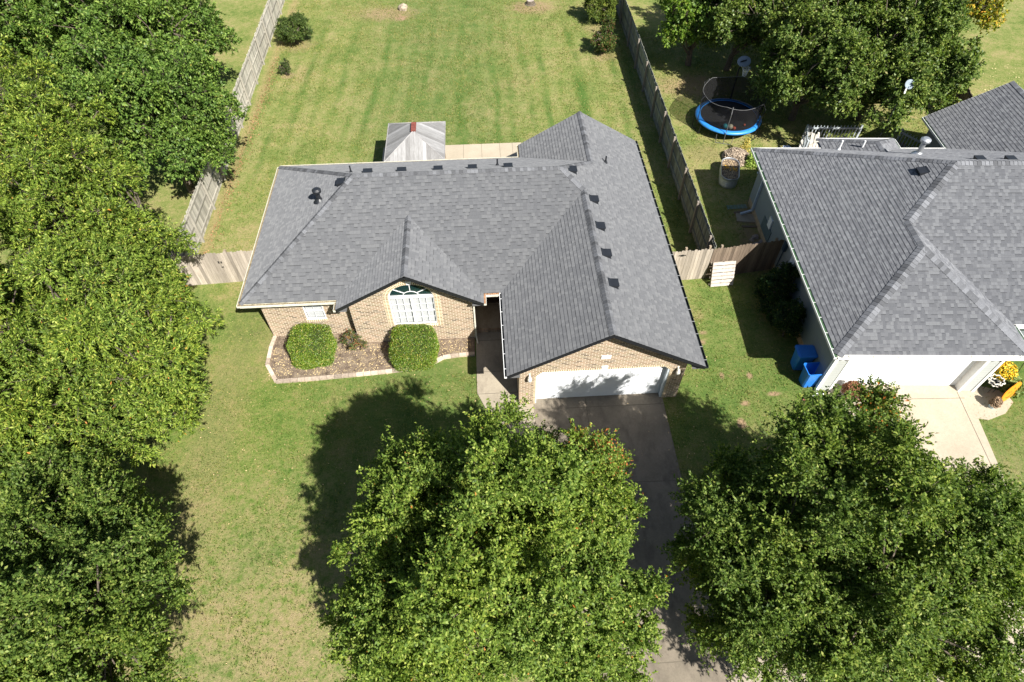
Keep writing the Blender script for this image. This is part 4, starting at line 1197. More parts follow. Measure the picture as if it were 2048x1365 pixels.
# ------------------------------------------------------------------ small yard things
def rock(name, label, cat, loc, s, mat, seed=0, grp=None):
    bm = bmesh.new(); bmesh.ops.create_icosphere(bm, subdivisions=3, radius=1.0); rnd = random.Random(seed)
    ph = [rnd.uniform(0,6) for _ in range(6)]
    for v in bm.verts:
        c = v.co; k = 1+.14*math.sin(3*c.x+ph[0])+.12*math.sin(4*c.y+ph[1])+.1*math.sin(5*c.z+ph[2])+.05*math.sin(11*c.x+9*c.y+ph[3])+.04*rnd.uniform(-1,1)
        v.co = Vector((c.x*s[0]*k, c.y*s[1]*k, max(-.1,c.z)*s[2]*k))
    me = bpy.data.meshes.new(name); bm.to_mesh(me); bm.free()
    o = obj(name, me, mat, loc=loc); return tag(o, label, cat, grp)
rock('boulder', 'pale tan boulder on the bare patch at the far end of the back yard', 'boulder', (-6.88,34.5,0), (.42,.32,.3), M['rock'], 1)
stp = thing('tree_stump', 'low grey tree stump at the far end of the back yard', 'stump', (2.45,34.7,0))
m = MB(); m.lathe([(.42,0),(.33,.08),(.28,.26),(.25,.28)], 14); obj('bark', m, M['bark'], stp)
m = MB(); m.lathe([(.25,.282),(0,.285)], 14); obj('cut_face', m, plain('cut_wood', (.42,.36,.3), .9, var=.3), stp)
def pots(): pass
# rubble and slabs by the neighbour wall
for i, (x, y, s_) in enumerate(((11.28,8.8,.16),(11.42,8.45,.12),(11.15,8.25,.18),(11.32,7.95,.15),(11.05,8.6,.13),(11.5,7.6,.14),(11.2,7.5,.12))):
    rock('rubble_block', 'broken grey-brown block in the rubble heap against the grey house wall', 'rubble', (x,y,0), (s_,s_*.8,s_*.7), plain('rubble', (.3,.25,.22), .9, var=.3), i, 'rubble blocks by the grey house')
m = MB(); m.box(-.45,.45,-.3,.3,0,.06); o = obj('concrete_slab', m, M['conc_walk'], loc=(11.2,10.15,0)); o.rotation_euler = (0,0,R(-10)); tag(o, 'shaded grey concrete slab on the grass by the grey house wall', 'slab')
m = MB()
for i in range(5): m.bar((-.5,-.12+.06*i,.03),(.5,-.1+.06*i,.05),.015,.012)
for i in range(6): m.bar((-.45+.18*i,-.14,.03),(-.45+.18*i,.16,.05),.012,.012)
o = obj('wire_rack', m, plain('teal_wire', (.2,.33,.32), .6), loc=(11.0,11.0,0)); tag(o, 'pale green wire rack lying by the end of the downspout', 'wire rack')
for i, (x, y, a) in enumerate(((11.35,10.62,.05),(11.45,9.5,-.1))):
    m = MB(); m.box(-.6,.6,-.05,.05,0,.05); o = obj('timber_edging', m, M['wood_dark'], loc=(x,y,0)); o.rotation_euler = (0,0,a)
    tag(o, ('dark red timber lying beyond the concrete slab' if i == 0 else 'dark red timber lying on the near side of the concrete slab'), 'timber', 'timbers by the grey house wall')
# white splash block, stump log near front corner
m = MB(); m.box(-.24,.24,-.06,.06,0,.05); m.box(-.24,.24,-.06,-.04,.05,.09); m.box(-.24,.24,.04,.06,.05,.09); o = obj('splash_block', m, M['white'], loc=(10.93,-.28,0)); tag(o, 'white splash block on the grass in front of the open blue bin', 'splash block')
o = obj('log', MB().tube([(-.13,0,.06),(.13,.02,.07)], .06, 10), M['rust'], loc=(10.38,-.45,0)); tag(o, 'short reddish drain pipe end lying in bare soil left of the splash block', 'pipe')
m = MB(); m.box(-.22,.22,-.2,.2,0,.012); o = obj('dark_paver', m, plain('dark_paver', (.07,.07,.08), .8), loc=(10.98,-.72,0)); tag(o, 'dark square paver near the front corner of the grey house', 'paver')
fg = thing('garden_ornament', 'small pale green garden ornament on the dark paver', 'ornament', (11.15,-.66,.015)); m = MB(); m.lathe([(0,0),(.09,.0),(.11,.05),(.07,.12),(.05,.16),(.06,.2),(0,.24)], 12); m.bar((-.1,0,.08),(-.18,.05,.03),.05,.03); m.bar((.1,0,.08),(.18,.03,.03),.05,.03); obj('figure', m, plain('pale_green_stone', (.5,.6,.5), .7), fg)

def mound(name, label, cat, loc, r_, h, mat, n, seed, leaf=.05, stem=None, pot=None, grp=None, extra=None):
    t = thing(name, label, cat, loc, 0, grp); rnd = random.Random(seed); m = MB(); z0 = 0
    if pot:
        q = MB(); q.lathe([(0,0),(pot[0]*.75,0),(pot[0],pot[1]),(pot[0]*1.08,pot[1]+.02),(pot[0]*.9,pot[1]),(0,pot[1]-.04)], 18); obj('pot', q, pot[2], t); z0 = pot[1]
    for i in range(n):
        a = rnd.uniform(0,6.283); u_ = rnd.random()**.5; zz = rnd.random()
        p = Vector((math.cos(a)*r_*u_*math.sqrt(1-zz*zz*.8), math.sin(a)*r_*u_*math.sqrt(1-zz*zz*.8), z0+h*zz))
        d = Vector((rnd.gauss(0,1),rnd.gauss(0,1),rnd.gauss(.4,.8))).normalized(); l = leaf*rnd.uniform(.6,1.3); s_ = d.orthogonal().normalized()*l*.35
        m.poly([p-d*l*.5, p+s_, p+d*l*.5, p-s_], mi=(1 if extra and zz > .35 and rnd.random() < extra[1] else 0))
    obj('foliage', m, [mat]+([extra[0]] if extra else []), t)
    return t
gpot = plain('grey_pot', (.2,.19,.18), .7); 
mound('flower_pot', 'pot of dried rust-brown flowers at the left end of the grey house garage door', 'flower pot', (12.05,-.45,.04), .42, .5, M['mum'], 3600, 1, .05, pot=(.3,.3,gpot))
mound('flower_pot', 'small pot of dry brown stems on the edge of the pale driveway corner', 'flower pot', (17.3,-1.2,.04), .2, .35, M['twig'], 900, 2, .07, pot=(.14,.18,plain('blue_grey_pot', (.4,.5,.55), .6)))
mound('flowering_shrub', 'bright yellow flowering bush behind the white basket by the grey house entry', 'bush', (18.35,.15,0), .55, .75, leafmat('mum_green', [(0,(.07,.14,.03)),(1,(.16,.24,.06))], .2), 5200, 3, .07, extra=(plain('yellow_petals', (.85,.55,.02), .6), .75))
mound('grass_clump', 'spiky green leafy clump in front of the yellow flowering bush', 'plant', (18.5,-.35,0), .5, .45, leafmat('blade_green', [(0,(.09,.17,.04)),(1,(.3,.33,.14))], .2), 2200, 4, .14)
wb = thing('hanging_basket', 'scalloped white metal basket beside the grey house garage corner', 'basket', (17.6,-.4,.04))
m = MB()
for k, (rr, z) in enumerate(((.24,.62),(.2,.45))):
    m.tube([((rr+.03*math.cos(8*2*math.pi*i/64))*math.cos(2*math.pi*i/64),(rr+.03*math.cos(8*2*math.pi*i/64))*math.sin(2*math.pi*i/64),z) for i in range(65)], .025, 6, cap=False)
obj('rim', m, M['brass'], wb)
m = MB()
for i in range(6): a = i*math.pi/3; m.bar((.2*math.cos(a),.2*math.sin(a),0),(.2*math.cos(a),.2*math.sin(a),.62),.012,.012)
m.lathe([(0,.42),(.19,.43)], 16); obj('stand', m, M['vent'], wb)
hk = thing('shepherd_hook', 'thin black shepherd hook standing by the yellow bush', 'garden hook', (18.75,-.1,0)); m = MB(); m.tube([(0,0,0),(-.25,.2,1.9),(-.32,.26,2.1),(-.45,.3,2.12),(-.5,.32,2.0)], .014, 6); obj('rod', m, M['black'], hk)
# jack o lantern board
pk = thing('pumpkin_sign', 'flat orange pumpkin board with a smiling face staked by the grey house entry', 'pumpkin sign', (18.0,-.85,0), R(27))
Mp = Matrix.Translation((0,0,.45)) @ Matrix.Rotation(R(-12), 4, 'X')
m = MB(); pp = []
for i in range(48):
    a = 2*math.pi*i/48; k = 1+.03*math.cos(5*a); pp.append((.62*k*math.cos(a), .42*k*math.sin(a)-(.03 if abs(math.cos(a)) < .15 and math.sin(a) > 0 else 0)))
m.poly([Mp @ Vector((a,-.01,b)) for a, b in pp]); m.poly([Mp @ Vector((a,.01,b)) for a, b in pp][::-1])
for i in range(48):
    a, b = pp[i], pp[(i+1)%48]; m.poly([Mp @ Vector(q) for q in ((a[0],-.01,a[1]),(b[0],-.01,b[1]),(b[0],.01,b[1]),(a[0],.01,a[1]))])
po = obj('board', m, M['orange'], pk)
m = MB()
def face(pts): m.poly([Mp @ Vector((a,-.014,b)) for a, b in pts])
face([(-.27,.06),(-.13,.08),(-.18,.17)]); face([(.13,.08),(.27,.06),(.18,.17)]); face([(-.04,-.0),(.04,-.0),(0,.07)])
sm = [(-.3+.6*i/12, -.1-.12*math.sin(math.pi*i/12)) for i in range(13)]
for i in range(12): face([sm[i],sm[i+1],(sm[i+1][0],sm[i+1][1]-.055*math.sin(math.pi*(i+1)/12)),(sm[i][0],sm[i][1]-.055*math.sin(math.pi*i/12))])
obj('face', m, plain('black_paint', (.03,.02,.015), .6), po)
m = MB(); m.bar((-.15,.1,0),(-.15,.05,.5),.03,.03,up=(0,1,0)); m.bar((.15,.1,0),(.15,.05,.5),.03,.03,up=(0,1,0)); obj('stake', m, M['wood_grey'], pk)
mound('brush_pile', 'heap of dry grey twigs beside the stock tank', 'brush pile', (12.1,15.0,0), .75, .45, plain('grey_twig', (.34,.27,.2), .9, var=.3, scale=20, island=True), 3800, 6, .13)
mound('plant', 'bright green leafy weed against the back corner of the grey house', 'plant', (12.75,14.4,0), .4, .7, leafmat('lime_leaf', [(0,(.15,.26,.04)),(1,(.28,.36,.07))], .2), 1300, 7, .08)
mound('plant', 'thin yellowing weed standing behind the brush pile', 'plant', (12.6,15.4,0), .3, 1.0, leafmat('yellow_weed', [(0,(.25,.24,.05)),(1,(.45,.34,.08))], .2), 500, 8, .08)

# ------------------------------------------------------------------ planting bed
bed = [(-10.55,3.95),(-10.62,3.4),(-10.6,2.45),(-10.1,1.62),(-8.7,1.66),(-6.4,1.8),(-4.7,1.93),(-4.05,2.1),(-3.55,2.42),(-2.9,2.5),(-2.25,2.52),(-2.25,3.4),(-6.99,3.4),(-6.99,3.95)]
def mulchmat():
    n = NT('bark_mulch'); p = n.pos(); a = n.noise(p, 3.0, 6, .8); b = n.noise(p, 32, 3, .8)
    col = n.ramp(n.math('ADD', n.math('MULTIPLY', a, .6), n.math('MULTIPLY', b, .45)), [(.38,(.06,.045,.035)),(.47,(.14,.105,.08)),(.56,(.24,.185,.135)),(.68,(.36,.3,.22))])
    n.bump(b, 1.0, .04); return n.base(col, .95, .15)
m = MB(); m.poly([(x,y,.045) for x, y in bed]); 
for i in range(len(bed)): a = bed[i]; b = bed[(i+1)%len(bed)]; m.poly([(*a,-.02),(*b,-.02),(*b,.045),(*a,.045)])
tag(obj('mulch_bed', m, mulchmat()), kind='structure')
m = MB(); cv = bed[0:11]; 
pts = []
for i in range(len(cv)-1):
    a = Vector((*cv[i],0)); b = Vector((*cv[i+1],0)); n_ = max(1, round((b-a).length/.3))
    for k in range(n_): pts.append(a+(b-a)*k/n_)
pts.append(Vector((*cv[-1],0)))
for i in range(len(pts)-1):
    d = (pts[i+1]-pts[i]).normalized(); m.bar(pts[i]+Vector((0,0,.045)), pts[i+1]-d*.012+Vector((0,0,.045)), .15, .11)
tag(obj('bed_edging', m, M['curb']), 'curved concrete edging around the mulch bed in front of the brick house', 'edging')
rnd = random.Random(77)
def litter(name, label, n, fn, mat, s=(.02,.05), z=.05):
    m = MB()
    for i in range(n):
        p = fn()
        if p is None: continue
        zz = z+rnd.uniform(0,.03)
        c = Vector((p[0],p[1],zz)); a = rnd.uniform(0,6.283); l = rnd.uniform(*s); d = Vector((math.cos(a),math.sin(a),rnd.uniform(-.4,.4)))*l; q = Vector((-math.sin(a),math.cos(a),rnd.uniform(-.5,.5)))*l*.6
        m.poly([c-d, c-q, c+d, c+q])
    return tag(obj(name, m, mat), label, 'leaves', kind='stuff')
def inbed():
    x = rnd.uniform(-10.5,-2.4); y = rnd.uniform(1.75,3.3)
    if y < 1.75+(x+10)*.03: return None
    if x > -4 and y < 2.5: return None
    if rnd.random() < .35+.5*abs(math.sin(x*1.7)): 
        return (x,y)
    return None
litter('fallen_leaves', 'dry fallen leaves on the mulch bed', 2600, inbed, plain('straw_leaf', (.55,.42,.22), .8, var=.4, scale=30, island=True), (.014,.04))
litter('fallen_leaves', 'scattered dry leaves on the front lawn', 700, lambda: (rnd.uniform(-13,8), rnd.uniform(-9,7) if rnd.random() < .5 else rnd.uniform(-3,2)), plain('tan_leaf', (.5,.36,.18), .8, var=.4, scale=30, island=True), (.018,.035), .015)
litter('fallen_leaves', 'scattered pale leaves on the far right lawn', 500, lambda: (rnd.uniform(25,34), rnd.uniform(15,24)), plain('pale_leaf', (.6,.5,.25), .8, var=.3, scale=30, island=True), (.03,.06), .02)
litter('fallen_leaves', 'brown leaf litter along the left fence', 900, lambda: (-14.85+abs(rnd.gauss(0,.35)), rnd.uniform(8,28)), plain('brown_leaf', (.33,.17,.08), .8, var=.4, scale=30, island=True), (.02,.05), .015)

# ------------------------------------------------------------------ foliage
def leaf_mesh(name, P, D, Nn, L, W, fold=.25):
    """P base points, D leaf directions, Nn normals, L length, W width (numpy arrays) -> one quad per leaf"""
    D = D/np.linalg.norm(D, axis=1)[:,None]
    Sd = np.cross(D, Nn); Sd /= (np.linalg.norm(Sd, axis=1)[:,None]+1e-9)
    U = np.cross(Sd, D)
    L = L[:,None]; W = W[:,None]
    a = P; c = P + D*L - U*L*.12
    mid = P + D*L*.45
    b = mid + Sd*W*.5 + U*W*fold; d = mid - Sd*W*.5 + U*W*fold
    V = np.stack([a,b,c,d], axis=1).reshape(-1,3).astype(np.float32)
    n = len(P)
    me = bpy.data.meshes.new(name)
    me.vertices.add(4*n); me.vertices.foreach_set('co', V.ravel())
    me.loops.add(4*n); me.loops.foreach_set('vertex_index', np.arange(4*n, dtype=np.int32))
    me.polygons.add(n); me.polygons.foreach_set('loop_start', np.arange(0,4*n,4, dtype=np.int32)); me.polygons.foreach_set('loop_total', np.full(n,4, dtype=np.int32))
    me.update(calc_edges=True)
    return me

def unit(v): return v/(np.linalg.norm(v, axis=1)[:,None]+1e-9)

def tree(name, label, base, lobes, lmat, seed, clump_r=(.42,.85), density=1.0, leaf=(.11,.055), twigs=34, per=18, style='pear', trunk_r=.16, group=None, zmin=.9, limbs=9, cat='tree', bumps=5):
    """base (x,y); lobes (x,y,z,rx,rz) ellipsoids in world space making the crown's envelope"""
    rg = np.random.default_rng(seed)
    if style == 'oak' and cat == 'tree': clump_r = (clump_r[0]*1.0, clump_r[1]*1.05)
    t = thing(name, label, cat, (base[0], base[1], 0), 0, group)
    B = np.array([base[0], base[1], 0.0])
    Lb = [np.array(l, float) for l in lobes]
    if bumps:                                    # smaller bulges and upright leaders that break the outline
        extra = []
        for l in Lb:
            for k in range(bumps):
                z = rg.uniform(-.35,1); a = rg.uniform(0, 2*math.pi); q_ = math.sqrt(1-z*z)
                rr = l[3]*rg.uniform(.24,.42)
                c = l[:3]+np.array([q_*math.cos(a)*l[3], q_*math.sin(a)*l[3], z*l[4]])*rg.uniform(.74,.95)
                extra.append(np.array([c[0],c[1],c[2],rr,rr*rg.uniform(.9,1.5)]))
            l[3] *= .93; l[4] *= .93
        Lb = Lb+extra
    # clump centres: on lobe surfaces (pulled in a little) that are not buried in another lobe
    cc = []; cr = []; cd = []; co = []
    for l in Lb:
        area = 4*math.pi*(l[3]**1.0*l[3]*.5+l[3]*l[4]*.5)
        n = int(area*2.6*density/(clump_r[0]+clump_r[1])**2)
        for k in range(n):
            z = rg.uniform(-.75,1); a = rg.uniform(0, 2*math.pi); s_ = math.sqrt(1-z*z)
            d = np.array([s_*math.cos(a), s_*math.sin(a), z])
            outer = rg.random() < .68
            rad = rg.uniform(.86,1.02) if outer else rg.uniform(.42,.66)
            rr = rg.uniform(*clump_r)
            hollow = math.sin(1.9*l[3]*d[0]+seed*1.3+l[0])*math.sin(1.9*l[3]*d[1]+seed*.7+l[1])*math.sin(1.9*l[4]*d[2]+seed*2.1)
            noise = 1+.09*math.sin(3*a+seed)+.07*math.sin(5*z+2*a)+rg.uniform(-.1,.05)
            p = l[:3]+d*np.array([l[3]-rr*.6, l[3]-rr*.6, l[4]-rr*.5])*rad*noise
            if p[2] < zmin: continue
            if hollow > (.02 if style == 'oak' else .06) and rad > .8 and rr > .3: p = l[:3]+(p-l[:3])*(.55 if style == 'oak' else .64)
            inside = False
            for q in Lb:
                if q is l: continue
                e = (p-q[:3])/np.array([q[3],q[3],q[4]])
                if e@e < .3 and q[3] > l[3]*.6: inside = True
            if inside: continue
            cc.append(p); cr.append(rr); cd.append(d); co.append(outer)
    cc = np.array(cc); cr = np.array(cr); cd = np.array(cd)
    # keep clumps apart a little so the gaps between them stay open
    keep = []
    sp_ = .72 if cat != 'tree' else (1.08 if style == 'oak' else .94)
    order = rg.permutation(len(cc))
    for i in order:
        if all(co[i] != co[j] or np.linalg.norm(cc[i]-cc[j]) > .5*(cr[i]+cr[j])*sp_ for j in keep): keep.append(i)
    cc, cr, cd = cc[keep], cr[keep], cd[keep]
    nC = len(cc)
    # twigs
    nt_ = np.maximum(6, (twigs*(cr/cr.mean())**2)).astype(int)
    idx = np.repeat(np.arange(nC), nt_)
    T = len(idx)
    out = cd[idx]
    d = unit(rg.normal(size=(T,3))+out*(.75 if style == 'pear' else .55)+np.array([0,0,.45 if style == 'pear' else .15]))
    tl = cr[idx]*rg.uniform(.5,1.15,T)
    tb = cc[idx]+rg.normal(size=(T,3))*cr[idx][:,None]*.12
    # leaves along the twigs
    li = np.repeat(np.arange(T), per); n = len(li)
    if style == 'pear':
        s_ = rg.uniform(.25,1.05,n)
    else:
        s_ = np.where(rg.random(n) < .6, rg.uniform(.82,1.05,n), rg.uniform(.35,.85,n))
    droop = np.array([0,0,-.18 if style != 'pear' else -.08])
    P = tb[li]+d[li]*(tl[li]*s_)[:,None]+droop*(tl[li]*s_**2)[:,None]+rg.normal(size=(n,3))*.02
    D = unit(d[li]*(.55 if style == 'pear' else .75)+rg.normal(size=(n,3))*(.62 if style == 'pear' else .6))
    Nn = unit(rg.normal(size=(n,3))*.55+np.array([0,0,1.0])+out[li]*.35)
    L = leaf[0]*rg.uniform(.65,1.25,n); W = leaf[1]*rg.uniform(.75,1.25,n)
    ok = P[:,2] > .15
    me = leaf_mesh('crown', (P-B)[ok], D[ok], Nn[ok], L[ok], W[ok])
    obj('crown', me, lmat, t)
    # trunk, limbs and branches
    m = MB()
    top = max(l[2]+l[4]*.05 for l in Lb[:len(lobes)])
    cen = np.mean([l[:3] for l in Lb[:len(lobes)]], axis=0)
    tx = cen[:2]-B[:2]
    tp_ = [(0,0,-.1),(tx[0]*.04,tx[1]*.04,top*.2),(tx[0]*.25,tx[1]*.25,top*.45),(tx[0]*.6,tx[1]*.6,top*.75),(tx[0]*.8,tx[1]*.8,top)]
    m.tube(tp_, [trunk_r*1.35,trunk_r,trunk_r*.75,trunk_r*.4,.03], 9)
    tk_ = obj('trunk', m, M['bark'], t)
    m = MB()
    fork = np.array(tp_[1])+B
    ends = []
    for k in range(limbs):
        a = 2*math.pi*(k+rg.uniform(-.3,.3))/limbs; e = cen+np.array([math.cos(a), math.sin(a), rg.uniform(-.45,.2)])*np.array([Lb[0][3]*.5]*2+[Lb[0][4]*.5])
        mid = fork*.5+e*.5+np.array([0,0,-.25]); f0 = fork+np.array([0,0,rg.uniform(-.2,.9)])
        pts = [f0-B, mid-B, e-B]; m.tube([tuple(p) for p in pts], [trunk_r*.5,trunk_r*.32,trunk_r*.16], 6); ends += [e, mid]
    ends = np.array(ends)
    for i in range(nC):
        c = cc[i]; j = np.argmin(np.linalg.norm(ends-c, axis=1)+.0)
        e = ends[j]; mid = e*.5+c*.5+rg.normal(size=3)*.12+np.array([0,0,.1])
        m.tube([tuple(e-B), tuple(mid-B), tuple(c-B), tuple(c-B+cd[i]*cr[i]*.7)], [.035,.024,.014,.005], 4, cap=False)
    # thin twigs that carry the leaves
    sel = rg.permutation(T)[:min(T, 1800)]
    for i in sel:
        a = tb[i]-B; b = a+d[i]*tl[i]*.9
        m.tube([tuple(a), tuple(b)], [.008,.003], 3, cap=False)
    obj('branch', m, M['bark'], tk_)
    return t, n

PEAR = [(0,(0.0456,0.0869,0.0137)),(0.4,(0.1021,0.1662,0.0263)),(0.75,(0.1738,0.2476,0.0439)),(0.93,(0.2607,0.3257,0.0734)),(0.993,(0.3259,0.38,0.0978)),(0.9992,(0.3259,0.3257,0.088)),(1,(0.4563,0.1303,0.0293))]
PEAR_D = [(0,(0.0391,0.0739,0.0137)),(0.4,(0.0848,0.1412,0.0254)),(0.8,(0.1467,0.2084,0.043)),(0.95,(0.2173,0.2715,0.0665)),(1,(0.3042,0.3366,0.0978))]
OAK = [(0,(0.0424,0.0814,0.0124)),(0.4,(0.1026,0.165,0.0228)),(0.75,(0.1841,0.2585,0.0393)),(0.95,(0.3012,0.3583,0.0776)),(0.992,(0.3012,0.304,0.0621)),(0.9985,(0.3346,0.304,0.0621)),(1,(0.502,0.152,0.0414))]
OAK_D = [(0,(0.0374,0.0802,0.0144)),(0.45,(0.0858,0.1534,0.0288)),(0.8,(0.1485,0.236,0.0495)),(0.96,(0.209,0.295,0.072)),(0.99,(0.253,0.3186,0.081)),(1,(0.22,0.1888,0.045))]
m_pear = leafmat('pear_leaf', PEAR, zone=((1.9,-4.2,5.0), 2.3, (.4,.14,.045), .22))
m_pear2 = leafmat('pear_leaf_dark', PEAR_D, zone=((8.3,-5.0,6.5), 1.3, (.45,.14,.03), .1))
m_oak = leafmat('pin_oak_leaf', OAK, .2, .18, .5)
m_oakd = leafmat('oak_leaf_dark', OAK_D, .22, .2, .45)
m_light = leafmat('light_maple_leaf', [(0,(.07,.14,.02)),(.5,(.13,.22,.035)),(.9,(.2,.3,.05)),(1,(.3,.32,.08))], .35, .35, .5)
m_yel = leafmat('yellowing_leaf', [(0,(.1,.14,.02)),(.5,(.22,.26,.04)),(.85,(.45,.36,.05)),(1,(.55,.28,.05))], .3, .35, .5)
m_rear = leafmat('rear_pear_leaf', [(0,(.042,.078,.016)),(.5,(.098,.155,.034)),(.85,(.17,.23,.058)),(.97,(.24,.29,.09)),(1,(.24,.22,.08))], .25, .22, .45)

tot = 0
def T(*a, **k):
    global tot
    t, n = tree(*a, **k); tot += n; return t
T('pear_tree', 'large glossy pear tree left of the driveway, a few red leaves at its top right', (-1.7,-6.9),
  [(-1.7,-7.6,4.9,3.0,4.0),(-3.7,-6.9,4.8,1.9,2.7),(.3,-7.0,4.3,1.9,2.7),(-1.6,-5.6,5.0,2.0,2.8),(.7,-5.3,4.2,1.5,2.2),(-3.8,-8.8,3.6,2.2,2.6),(.3,-9.0,3.7,2.1,2.7)], m_pear, 11, density=1.25, leaf=(.086,.044), twigs=56, per=27, trunk_r=.2)
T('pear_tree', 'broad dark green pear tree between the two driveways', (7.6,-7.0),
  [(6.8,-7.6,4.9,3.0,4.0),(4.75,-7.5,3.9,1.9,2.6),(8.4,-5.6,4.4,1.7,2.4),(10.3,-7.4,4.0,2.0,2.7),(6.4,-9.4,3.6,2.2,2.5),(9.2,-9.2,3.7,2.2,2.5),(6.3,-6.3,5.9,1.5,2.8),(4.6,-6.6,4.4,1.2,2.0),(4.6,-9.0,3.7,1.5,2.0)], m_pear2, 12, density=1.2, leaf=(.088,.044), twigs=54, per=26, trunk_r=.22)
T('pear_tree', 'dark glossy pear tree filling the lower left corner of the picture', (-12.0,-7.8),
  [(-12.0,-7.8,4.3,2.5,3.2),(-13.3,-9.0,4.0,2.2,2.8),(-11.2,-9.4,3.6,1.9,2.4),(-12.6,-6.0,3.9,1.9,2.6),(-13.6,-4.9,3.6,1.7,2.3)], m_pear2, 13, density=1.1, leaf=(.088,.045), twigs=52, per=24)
T('pear_tree', 'dark pear tree at the left edge behind the lower left corner tree', (-17.2,-8.2),
  [(-17.0,-8.0,4.3,2.9,3.3),(-16.2,-5.8,4.2,2.2,2.8)], m_pear2, 14, density=.8, leaf=(.13,.07), twigs=34, per=14)
T('oak_tree', 'bright yellow-green oak at the left edge of the front lawn, nearest the shrub bed', (-14.3,.6),
  [(-14.2,.6,4.2,2.9,3.7),(-12.9,1.6,3.4,1.5,2.2),(-13.2,-.9,3.5,1.8,2.4),(-14.6,2.9,4.0,2.0,2.8),(-14.0,-2.4,3.7,1.7,2.4)], m_oak, 15, style='oak', density=1.0, leaf=(.125,.038), twigs=50, per=23)
T('oak_tree', 'bright yellow-green oak overhanging the corner of the left gate fence', (-16.2,5.6),
  [(-16.0,5.4,5.0,2.8,3.8),(-14.9,4.6,4.0,1.8,2.4),(-15.8,6.8,4.6,1.3,2.4)], m_oak, 16, style='oak', density=1.0, leaf=(.13,.04), twigs=48, per=22)
T('oak_tree', 'bright yellow-green oak at the left edge, between two other oaks', (-19.3,1.6),
  [(-19.0,1.6,5.0,3.2,4.0),(-18.0,-2.0,4.4,2.6,3.2),(-16.6,-3.6,3.8,1.8,2.4)], m_oak, 17, style='oak', density=.85, leaf=(.14,.045), twigs=42, per=19)
T('oak_tree', 'yellow-green oak with a pointed top standing in front of the dark oaks', (-18.2,10.2),
  [(-18.6,9.8,5.4,2.3,4.4),(-19.6,7.6,4.8,2.2,3.4)], m_oak, 18, style='oak', density=.95, leaf=(.14,.045), twigs=42, per=19)
T('oak_tree', 'yellow-green oak cut by the upper left edge of the picture', (-23.5,12.6),
  [(-23.2,12.4,6.0,2.9,4.4)], m_oak, 19, style='oak', density=.8, leaf=(.18,.06), twigs=32, per=13)
T('oak_tree', 'dark green oak leaning over the left fence behind the yellow-green oaks', (-16.6,14.0),
  [(-15.6,14.3,4.4,2.3,2.9),(-17.2,13.6,5.2,2.4,3.2),(-14.9,12.7,3.5,1.5,1.8),(-15.3,16.2,4.2,1.7,2.2)], m_oakd, 20, style='oak', density=1.0, leaf=(.15,.07), twigs=38, per=15)
T('oak_tree', 'tall dark green oak at the top left behind the left fence', (-19.3,20.5),
  [(-18.6,20.6,5.2,3.2,3.9),(-16.6,21.6,4.4,1.9,2.4),(-20.6,18.4,5.6,2.6,3.4)], m_oakd, 21, style='oak', density=.9, leaf=(.17,.08), twigs=34, per=13)
T('oak_tree', 'dark oak in the top left corner of the picture', (-25.0,22.0),
  [(-24.6,21.6,6.0,3.6,4.4)], m_oakd, 22, style='oak', density=.75, leaf=(.19,.09), twigs=30, per=12)
T('oak_tree', 'farthest dark oak along the left fence at the top edge', (-20.5,27.5),
  [(-20.3,27.3,5.0,3.3,3.8)], m_oakd, 23, style='oak', density=.75, leaf=(.19,.09), twigs=30, per=12)
T('maple_tree', 'light green tree just beyond the right fence at the top edge', (11.9,25.2),
  [(11.8,25.0,3.6,2.3,2.5),(10.6,24.3,3.0,1.4,1.6)], m_light, 24, style='oak', density=1.0, leaf=(.17,.1), twigs=36, per=13)
T('maple_tree', 'light green tree behind the trampoline at the top edge', (16.4,27.5),
  [(15.8,27.0,4.4,2.9,3.2)], m_light, 25, style='oak', density=.9, leaf=(.18,.1), twigs=34, per=12)
T('pear_tree', 'dark tree behind the trampoline between two light green trees', (14.2,24.4),
  [(13.9,24.0,3.8,2.6,3.0),(16.6,23.4,4.0,2.2,2.8)], m_rear, 30, density=.9, leaf=(.16,.09), twigs=32, per=12)
T('pear_tree', 'round dark tree right of the trampoline behind the grey house', (16.4,18.6),
  [(15.9,18.6,4.2,2.6,3.3),(14.6,17.6,3.5,1.7,2.1),(16.6,15.6,3.9,1.7,2.0)], m_rear, 26, density=1.0, leaf=(.15,.085), twigs=36, per=14)
T('pear_tree', 'tallest dark tree behind the grey house, its branches hanging over the deck', (20.2,18.4),
  [(20.0,18.2,4.6,2.9,3.8),(18.9,14.9,3.6,1.9,2.1),(21.4,16.0,3.8,2.0,2.6)], m_rear, 27, density=1.0, leaf=(.15,.085), twigs=36, per=14)
T('pear_tree', 'dark tree at the top edge behind the tallest tree of the grey house yard', (21.0,24.0),
  [(20.6,23.6,4.8,3.4,3.8)], m_rear, 28, density=.85, leaf=(.17,.095), twigs=32, per=12)
T('maple_tree', 'yellowing tree in the top right corner', (29.8,26.4),
  [(29.4,26.0,3.2,2.0,2.3),(27.6,25.6,2.6,1.2,1.3)], m_yel, 29, style='oak', density=1.0, leaf=(.17,.11), twigs=34, per=12)
print('leaves', tot)

